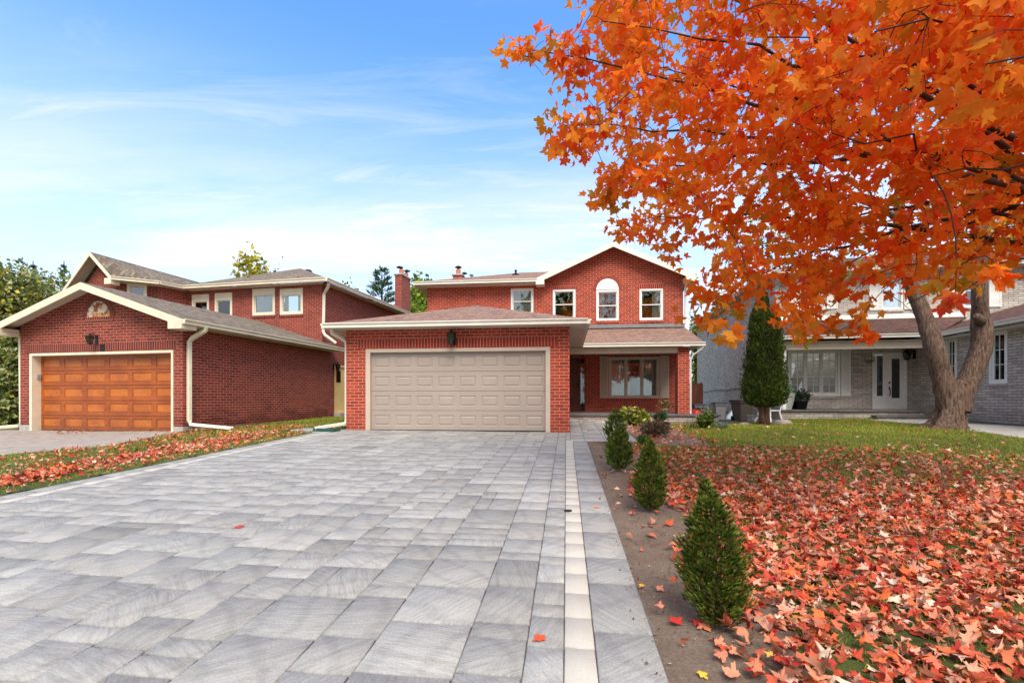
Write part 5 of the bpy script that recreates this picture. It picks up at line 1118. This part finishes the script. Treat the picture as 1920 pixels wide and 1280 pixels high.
# ---- potted plants ----
def pot(name,x,y,z,r0,r1,h,mat,label,leaf=None,fern=0,group=None,square=False):
    r=empty(name,(x,y,z),R(10),label=label,category='potted plant'); mb=MB()
    if square:
        A=[(-r0,-r0),(r0,-r0),(r0,r0),(-r0,r0)];B=[(-r1,-r1),(r1,-r1),(r1,r1),(-r1,r1)]
        for i in range(4): j=(i+1)%4; mb.face([(*A[i],0),(*A[j],0),(*B[j],h),(*B[i],h)])
        mb.prism(B,h,h+.02)
    else: mb.lathe((0,0),[(0,0),(r0,0),(r1,h*.88),(r1*1.1,h*.88),(r1*1.1,h),(r1*.95,h),(r1*.9,h*.9),(0,h*.9)],20)
    mb.build('pot',mat,r,smooth=not square)
    if leaf:
        n,hh,ww,sz,table,asp,tipz=leaf; P_=blob_points(n,[(0,0,h+hh*.4,ww,ww,hh*.6)],.1); V_,F_,C_=diamonds(P_,rng.uniform(.6,1.3,n)*sz,pal(n,table),tip=(0,0,tipz),spread=.8,aspect=asp); npmesh('foliage',V_,F_,4,'foliage',cols=C_,parent=r)
        mb=MB()
        for k in range(7): a=k*.9; mb.tube([(0,0,h*.85),(ww*.4*math.cos(a),ww*.4*math.sin(a),h+hh*.4),(ww*.8*math.cos(a),ww*.8*math.sin(a),h+hh*.75)],[.006,.005,.002],4)
        mb.build('stem','young_bark',r)
    return r
xx,yy=FM.w(9.45,5.3); pot('potted_plant',xx,yy,.782,.09,.12,.17,'pale_pot','thin drooping plant in a pale pot on the red house porch',(70,.42,.26,.13,[(120,110,60,2),(90,90,50,2),(150,140,90,1)],.22,-.3))
xx,yy=FRt.w(FRt.B(1473,750,-1.35)[0],-1.35); pot('tall_planter',xx,yy,.925,.13,.24,.58,'speckled_pot','tall pale speckled planter with trailing leaves, right beside the cedar',(420,.35,.26,.08,[(130,180,140,2),(90,140,90,2),(170,200,170,1)],.2,-.2),square=True)
xx,yy=FRt.w(FRt.B(1503,750,-1.45)[0],-1.45); pot('potted_plant',xx,yy,.925,.15,.21,.34,'black_plastic','bushy plant in a black pot, rightmost on the grey house porch',(500,.36,.26,.09,[(44,60,44,3),(70,90,66,2),(30,44,32,2)],.3,.2))
xx,yy=FRt.w(FRt.B(1489,750,-1.15)[0],-1.15); pot('potted_plant',xx,yy,.925,.12,.17,.36,'black_plastic','dark plant in a black pot tucked behind the speckled planter',(220,.28,.2,.08,[(50,70,46,3),(80,100,70,1)],.3,.2))
# ---- background trees ----
bgG='trees behind the houses'
def bt(name,px_,d,base,top,wpx,n,size,table,label,**k):
    x=(px_-960)/F*d; z=G(x,d); zt=CZ+(HY-top)/F*d-z; zb=max(.6,CZ+(HY-base)/F*d-z); w=wpx/F*d/2; h=zt-zb
    bl=[(0,0,zb+h*.5,w*.7,w*.7,h*.5)]+[(w*rng.uniform(-.6,.6),w*rng.uniform(-.6,.6),zb+h*rng.uniform(.15,.85),w*.42,w*.42,h*.22) for _ in range(9)]
    return tree(name,x,d,label,bl,n,size,table,zb+h*.6,max(.08,w*.06),group=bgG,**k)
bt('leafy_tree',478,34,640,468,92,2200,.26,[(190,176,50,4),(160,156,50,3),(130,136,50,1.5)],'yellow-green tree top above the left house roof')
bt('leafy_tree',517,36,640,478,30,110,.2,GREEN,'sparse bare-topped tree just right of the yellow-green one')
bt('leafy_tree',790,40,640,512,60,1500,.30,[(130,146,60,3),(100,120,50,3),(160,170,60,2)],'light green tree between the brick chimney and the middle house')
bt('leafy_tree',775,30,700,562,60,1500,.22,[(120,150,40,3),(150,170,50,2),(90,110,40,1)],'bright green bush showing above the garage roof next to the chimney')
bt('leafy_tree',655,42,640,520,40,160,.25,GREEN,'thin treetop peeking over the left house roof')
bt('leafy_tree',1303,34,780,590,26,900,.22,[(150,160,50,3),(180,180,70,2),(110,130,40,1)],'yellow-green tree in the gap between the middle and right houses')
bt('leafy_tree',1890,34,640,340,200,2200,.26,YELL+[(150,165,60,3)],'yellowing tree behind the grey house at the right edge')
bt('leafy_tree',1440,42,640,300,160,1500,.24,YELL+GREEN,'thin autumn tree rising behind the grey house roof')
def conifer(px_,d,base,top,wpx,label,n=9,sz=.35,dens=1.,name='pine_tree'):
    x=(px_-960)/F*d; z=G(x,d); h=CZ+(HY-top)/F*d-z; zb=CZ+(HY-base)/F*d-z; w=wpx/F*d/2; r=empty(name,(x,d,z),0,label=label,category='tree',group=bgG); mb=MB(); mb.tube([(0,0,0),(0,0,h*.6),(0,0,h*.99)],[.18,.12,.02],8); P_=[];T_=[]
    k=0; z0=zb
    while z0<h*.98:
        f=(h-z0)/(h-zb); L_=w*f**.8+.04; m_=6
        for j in range(m_):
            if rng.random()<.15: continue
            a=k*.7+j*6.283/m_+rng.normal(0,.25); l=L_*rng.uniform(.6,1.15); e=np.array([l*math.cos(a),l*math.sin(a),z0+l*.35]); s_=np.array([0,0,z0]); mb.tube([tuple(s_),tuple((s_+e)/2-np.array([0,0,.05*l])),tuple(e)],[.035*f+.01,.02*f+.008,.006],4)
            q=int((10+26*l)*dens); tt=rng.uniform(.25,1.03,q)[:,None]; P_.append(s_+(e-s_)*tt+rng.normal(0,.07*(.5+l*.3),(q,3))); T_.append(np.repeat((e-s_)[None]/l*.8+np.array([[0,0,.5]]),q,0))
        z0+=.30+.35*f; k+=1
    mb.build('trunk','young_bark',r)
    P_=np.vstack(P_);T_=np.vstack(T_); V_,F_,C_=fans(P_,T_+rng.normal(0,.45,P_.shape),rng.uniform(.6,1.2,len(P_))*sz,pal(len(P_),PINE),.10); npmesh('crown',V_,F_,4,'foliage',cols=C_,parent=r)
conifer(716,36,640,500,110,'open-branched pine left of the brick chimney',dens=1.6)
conifer(884,44,560,512,20,'tip of a small pine behind the middle house chimney',sz=.2)
conifer(62,30,700,486,26,'leftmost of the two pointed evergreen tops behind the leafy trees',sz=.13,dens=9,name='spruce_tree')
conifer(120,30,700,486,20,'pointed evergreen top next to the left house gable',sz=.12,dens=9,name='spruce_tree')
# big leafy mass at the left edge: three trees
OL=[(132,146,76,3),(162,168,106,3),(102,120,60,3),(182,184,130,1.8),(200,184,80,1),(72,88,46,1)]
bt('leafy_tree',22,19.5,745,492,165,15000,.15,OL+[(190,170,60,1.5)],'dense green and yellow tree at the far left edge')
bt('weeping_tree',112,21.5,760,505,130,11000,.14,OL+[(170,176,130,2)],'silvery weeping tree over the ridge of the left garage')
def hedge(px_,d,top,wpx,label,n):
    x=(px_-960)/F*d; z=G(x,d); h=CZ+(HY-top)/F*d-z; w=wpx/F*d/2; bl=[(w*rng.uniform(-.7,.7),rng.uniform(-.5,.5),h*k/7,w*.6,w*.5,h*.16) for k in range(1,7)]
    tree('tall_hedge',x,d,label,bl,n,.12,OL,h*.8,.08,cat='hedge')
hedge(14,16.2,600,96,'tall green hedge beside the left edge of the left garage',9500)
# fence between the houses
x0,x1=(1290-960)/F*27,(1312-960)/F*27; r=empty('wooden_fence',((x0+x1)/2,27,G(x0,27)),0,label='reddish wooden fence at the end of the gap between the houses',category='fence')
mb=MB(); w=(x1-x0)/2+.12
xq=-w
while xq<w: mb.box(xq,xq+.135,0,.02,.05,1.55+.0*xq); xq+=.14
mb.build('boards','fence_wood',r); mb=MB(); mb.box(-w,w,.021,.06,.3,.38); mb.box(-w,w,.021,.06,1.25,1.33); mb.build('rail','fence_wood',r)
for q in (-w,0,w): mb=MB(); mb.box(q-.05,q+.05,.061,.15,0,1.62); mb.build('post','fence_wood',r)
# garden tap post? none. ---- fallen leaves ----
def litter_field(xr,yr,n,dens,zoff=.0,tilt=.55,size=(.040,.062)):
    x=rng.uniform(*xr,n); y=rng.uniform(*yr,n); k=rng.random(n)<dens(x,y); x,y=x[k],y[k]; return x,y
def make_litter(name,x,y,label=None,hiy=4.4,lift=.06,sc=1.,**t):
    n=len(x); dn=rng.random(n)**1.5*lift; z=gz(x,y)+.012+dn; P=np.stack([x,y,z],-1)
    nn=np.stack([rng.normal(0,.36,n),rng.normal(-.05,.36,n),np.ones(n)],-1); st=rng.random(n)<.18; nn[st]+=rng.normal(0,1.0,(st.sum(),3)); nn/=np.linalg.norm(nn,axis=1,keepdims=True)
    a=rng.uniform(0,6.283,n); q=np.stack([np.cos(a),np.sin(a),np.zeros(n)],-1); q-=nn*np.sum(q*nn,1,keepdims=True); q/=np.linalg.norm(q,axis=1,keepdims=True); tt=np.cross(nn,q)
    sg=np.where(rng.random(n)<.5,-1.,1.)[:,None]
    s=rng.uniform(.034,.076,n)*sc; c=pal(n,LITTER); near=y<hiy; Vs=[];Fs=[];Cs=[];o=0
    for sel,hi in ((near,True),(~near,False)):
        if sel.sum()==0: continue
        V_,F_,C_=leaves(P[sel],None,None,s[sel],c[sel],hi,.55,.5,rag_=.09,asp_=(.65,1.12),flat=(q[sel],tt[sel],(nn*sg)[sel])); Vs.append(V_);Fs.append(F_+o);Cs.append(C_);o+=len(V_)
    V_=np.vstack(Vs); fl=gz(V_[:,0],V_[:,1])+.004; V_[:,2]=np.maximum(V_[:,2],fl+rng.random(len(V_))*.004)
    return npmesh(name,V_,np.concatenate(Fs),3,'litter_leaf',cols=np.vstack(Cs),**t)
def ns(x,y,s,o): return np.sin(x*s+o)*np.cos(y*s*1.13+o*2)+.6*np.sin(x*s*2.3-o+y*s)*np.cos(y*s*1.9+x)
def dens_r(x,y):
    a,b=toab(x,y); e=bed_edge(b); base=np.clip((7.5-y-.12*(x-3))/2.6,.0,1); base=np.maximum(base,np.clip((11.5-y-.35*(x-2))/9,0,.30)); base=np.maximum(base,.05*(y<17))
    base*=np.clip(1.0+.25*ns(x,y,1.9,.7),.35,1)
    left=np.clip((a-(e-.16+.16*ns(x,y,2.6,1.1)))/.22,0,1)
    inb=(y<16.8)&~rw_mask(x,y)&~drive_mask(x,y)
    bed=((a>1.6)&(a<3.4)&(b>10.2)&(b<14.5))*.55
    return np.where(inb,np.maximum(base,bed)*np.maximum(left,.035*(a>.5)),0)
x1_,y1_=litter_field((.3,9.0),(1.0,9.5),38000,dens_r); x2_,y2_=litter_field((1.0,15),(9.5,17),9000,lambda x,y:dens_r(x,y)*.9)
make_litter('fallen_leaves',np.concatenate([x1_,x2_]),np.concatenate([y1_,y2_]),kind='stuff',label='thick carpet of fallen red and pink maple leaves on the right lawn',category='fallen leaves')
def dens_l(x,y):
    a,b=toab(x,y); c=-7.25-.05*(b-6)+.0*a; strip_=np.exp(-((a-c)/.38)**2)*np.clip((12.3-b)/3,0,1); sc=.10*(a<-6.5); edge=.25*np.exp(-((a+6.62)/.12)**2)
    return np.where((~nd_mask(x,y))&(a<-6.5)&~drive_mask(x,y),np.maximum(np.maximum(strip_*np.clip(.9+.3*ns(x,y,2.2,.3),.3,1),sc),edge),0)
xl,yl=litter_field((-10.5,-4.5),(4.0,14),30000,dens_l)
make_litter('fallen_leaves',xl,yl,kind='stuff',label='band of fallen pink leaves on the left grass strip',category='fallen leaves')
# a few scattered leaves and a drift on the neighbour's driveway
x_,y_=litter_field((-13,-10.4),(12.0,13.5),260,lambda x,y:np.exp(-((x+12.0)/.5)**2-((y-12.7)/.18)**2)+.03)
make_litter('fallen_leaves',x_,y_,kind='stuff',label='small drift of fallen leaves before the orange garage door',category='fallen leaves')
def one_leaf(px_,py_,s,colr,label,ang=0.):
    x,y,z=at(px_,py_); nn=np.array([[.08,-.15,1.]]); nn/=np.linalg.norm(nn); q=np.array([[math.cos(ang),math.sin(ang),0.]]); q-=nn*np.sum(q*nn); q/=np.linalg.norm(q); tt=np.cross(nn,q)
    V_,F_,C_=leaves(np.array([[0.,0.,.016]]),None,None,np.array([s]),np.array([srgb(*colr)[:3]]),True,.30,.15,flat=(q,tt,nn)); V_[:,2]=np.maximum(V_[:,2],.004)
    o=npmesh('fallen_leaf',V_,F_,3,'litter_leaf',cols=C_,label=label,category='leaf',group='single fallen leaves'); o.location=(x,y,z)
one_leaf(1012,1200,.055,(226,92,62),'red-orange leaf lying on the grey paving left of the light strip',.6)
one_leaf(449,988,.07,(200,80,66),'tiny red leaf alone in the middle of the left paving',1.4)
one_leaf(1119,951,.06,(226,150,130),'pink leaf on the grey slabs right of the light strip',2.0)
one_leaf(1266,1170,.062,(206,60,52),'bright red leaf on the soil, left of the nearest cedar base',.3)
one_leaf(1308,1168,.06,(212,70,56),'red leaf on the soil just in front of the nearest cedar',2.4)
one_leaf(1322,1178,.066,(222,134,98),'tan-orange leaf overlapping a red one before the nearest cedar',3.4)
one_leaf(1236,1107,.05,(232,150,120),'pale pink leaf on the soil between the slabs and the nearest cedar',4.)
one_leaf(1317,1267,.045,(236,190,70),'small yellow leaf on the soil at the bottom of the photo',5.)
one_leaf(1203,1100,.035,(238,180,60),'tiny yellow leaf by the edge of the slabs',1.)
one_leaf(1372,1270,.07,(226,150,118),'pale orange leaf on bare soil at the bottom edge',.9)
# ---- grass ----
def grass(name,xr,yr,n,mask,h,wd,label):
    x=rng.uniform(*xr,n); y=yr[0]+(yr[1]-yr[0])*rng.random(n)**.85; k=mask(x,y)&(np.abs(x)/np.maximum(y,.1)<1.35); x,y=x[k],y[k]; n=len(x); sc=1+.11*np.clip(y-3,0,14)
    z=gz(x,y)-.005; a=rng.uniform(0,6.283,n); hh=h*rng.uniform(.5,1.3,n)*(1+.02*y); w=wd*sc; ln=rng.normal(0,.55,(n,2))*hh[:,None]
    b0=np.stack([x-w*np.cos(a),y-w*np.sin(a),z],-1); b1=np.stack([x+w*np.cos(a),y+w*np.sin(a),z],-1); t=np.stack([x+ln[:,0],y+ln[:,1],z+hh],-1)
    V=np.stack([b0,b1,t],1).reshape(-1,3); c=pal(n,[(140,152,40,4),(162,170,54,3),(112,126,34,2.3),(180,178,82,2),(194,170,106,1.5)]); c*=np.clip(1+.16*ns(x,y,1.1,.4),.6,1.4)[:,None]
    npmesh(name,V,np.arange(3*n,dtype=np.int32),3,'grass',cols=np.repeat(np.clip(c,0,1),3,0),kind='stuff',label=label,category='grass')
grass('grass',(.8,15),(1.4,17.3),190000,lawn_right,.045,.0032,'green lawn grass on the right showing between fallen leaves')
grass('grass',(-20,-3.5),(3.8,19),110000,lawn_left,.042,.0034,'green grass strip on the left between the two driveways')
# soil crumbs and bits of bark on the bare strip
n=12000; x=rng.uniform(.2,3.4,n); y=rng.uniform(1.6,11,n); k=soil_mask(x,y); x,y=x[k],y[k]; P_=np.stack([x,y,gz(x,y)+.002],-1); n=len(x)
V_,F_,C_=diamonds(P_,rng.uniform(.004,.026,n)*rng.random(n)**.6,pal(n,[(120,98,82,3),(90,72,60,3),(160,144,128,2),(190,170,140,1),(196,110,70,1)]),tip=(0,0,.0),spread=.6,aspect=.45,bend=.25); V_[:,2]=np.maximum(V_[:,2],gz(V_[:,0],V_[:,1])+.003)
npmesh('soil_crumbs',V_,F_,4,'pebble',cols=C_,kind='stuff',label='soil crumbs and bark bits on the bare strip',category='soil')

# street trees across the road, behind the photographer: only their reflections in the windows are seen
for i,(x,y,h,w) in enumerate(((-34,-33,22,7),(-19,-35,24,7.5),(-5,-33,23,7),(10,-36,25,8),(26,-33,22,7))):
    bl=[(0,0,h*.62,w*.7,w*.7,h*.32)]+[(w*rng.uniform(-.6,.6),w*rng.uniform(-.6,.6),h*rng.uniform(.35,.9),w*.45,w*.45,h*.16) for _ in range(7)]
    tree('street_tree',x,y,'leafy street tree across the road, seen only reflected in the windows',bl,1600,.85,GREEN+YELL[:2],h*.6,.3,group='street trees across the road')

# small broken twigs on the soil
mb=MB()
for i in range(70):
    y=rng.uniform(1.9,7); a=rng.uniform(.52,1.15); b=y/FD.c; x,yy=FD.w(a,b); th=rng.uniform(0,3.14); l=rng.uniform(.02,.07); z=G(x,yy)+.006
    p0=(x-l*math.cos(th),yy-l*math.sin(th),z); p1=(x+l*math.cos(th)*.2,yy+l*math.sin(th)*.3,z+.006); p2=(x+l*math.cos(th+.3),yy+l*math.sin(th+.3),z+.002); mb.tube([p0,p1,p2],[.0018,.0016,.001],4)
mb.build('twig_litter','young_bark',kind='stuff',label='small broken twigs scattered on the bare soil strip',category='twigs')
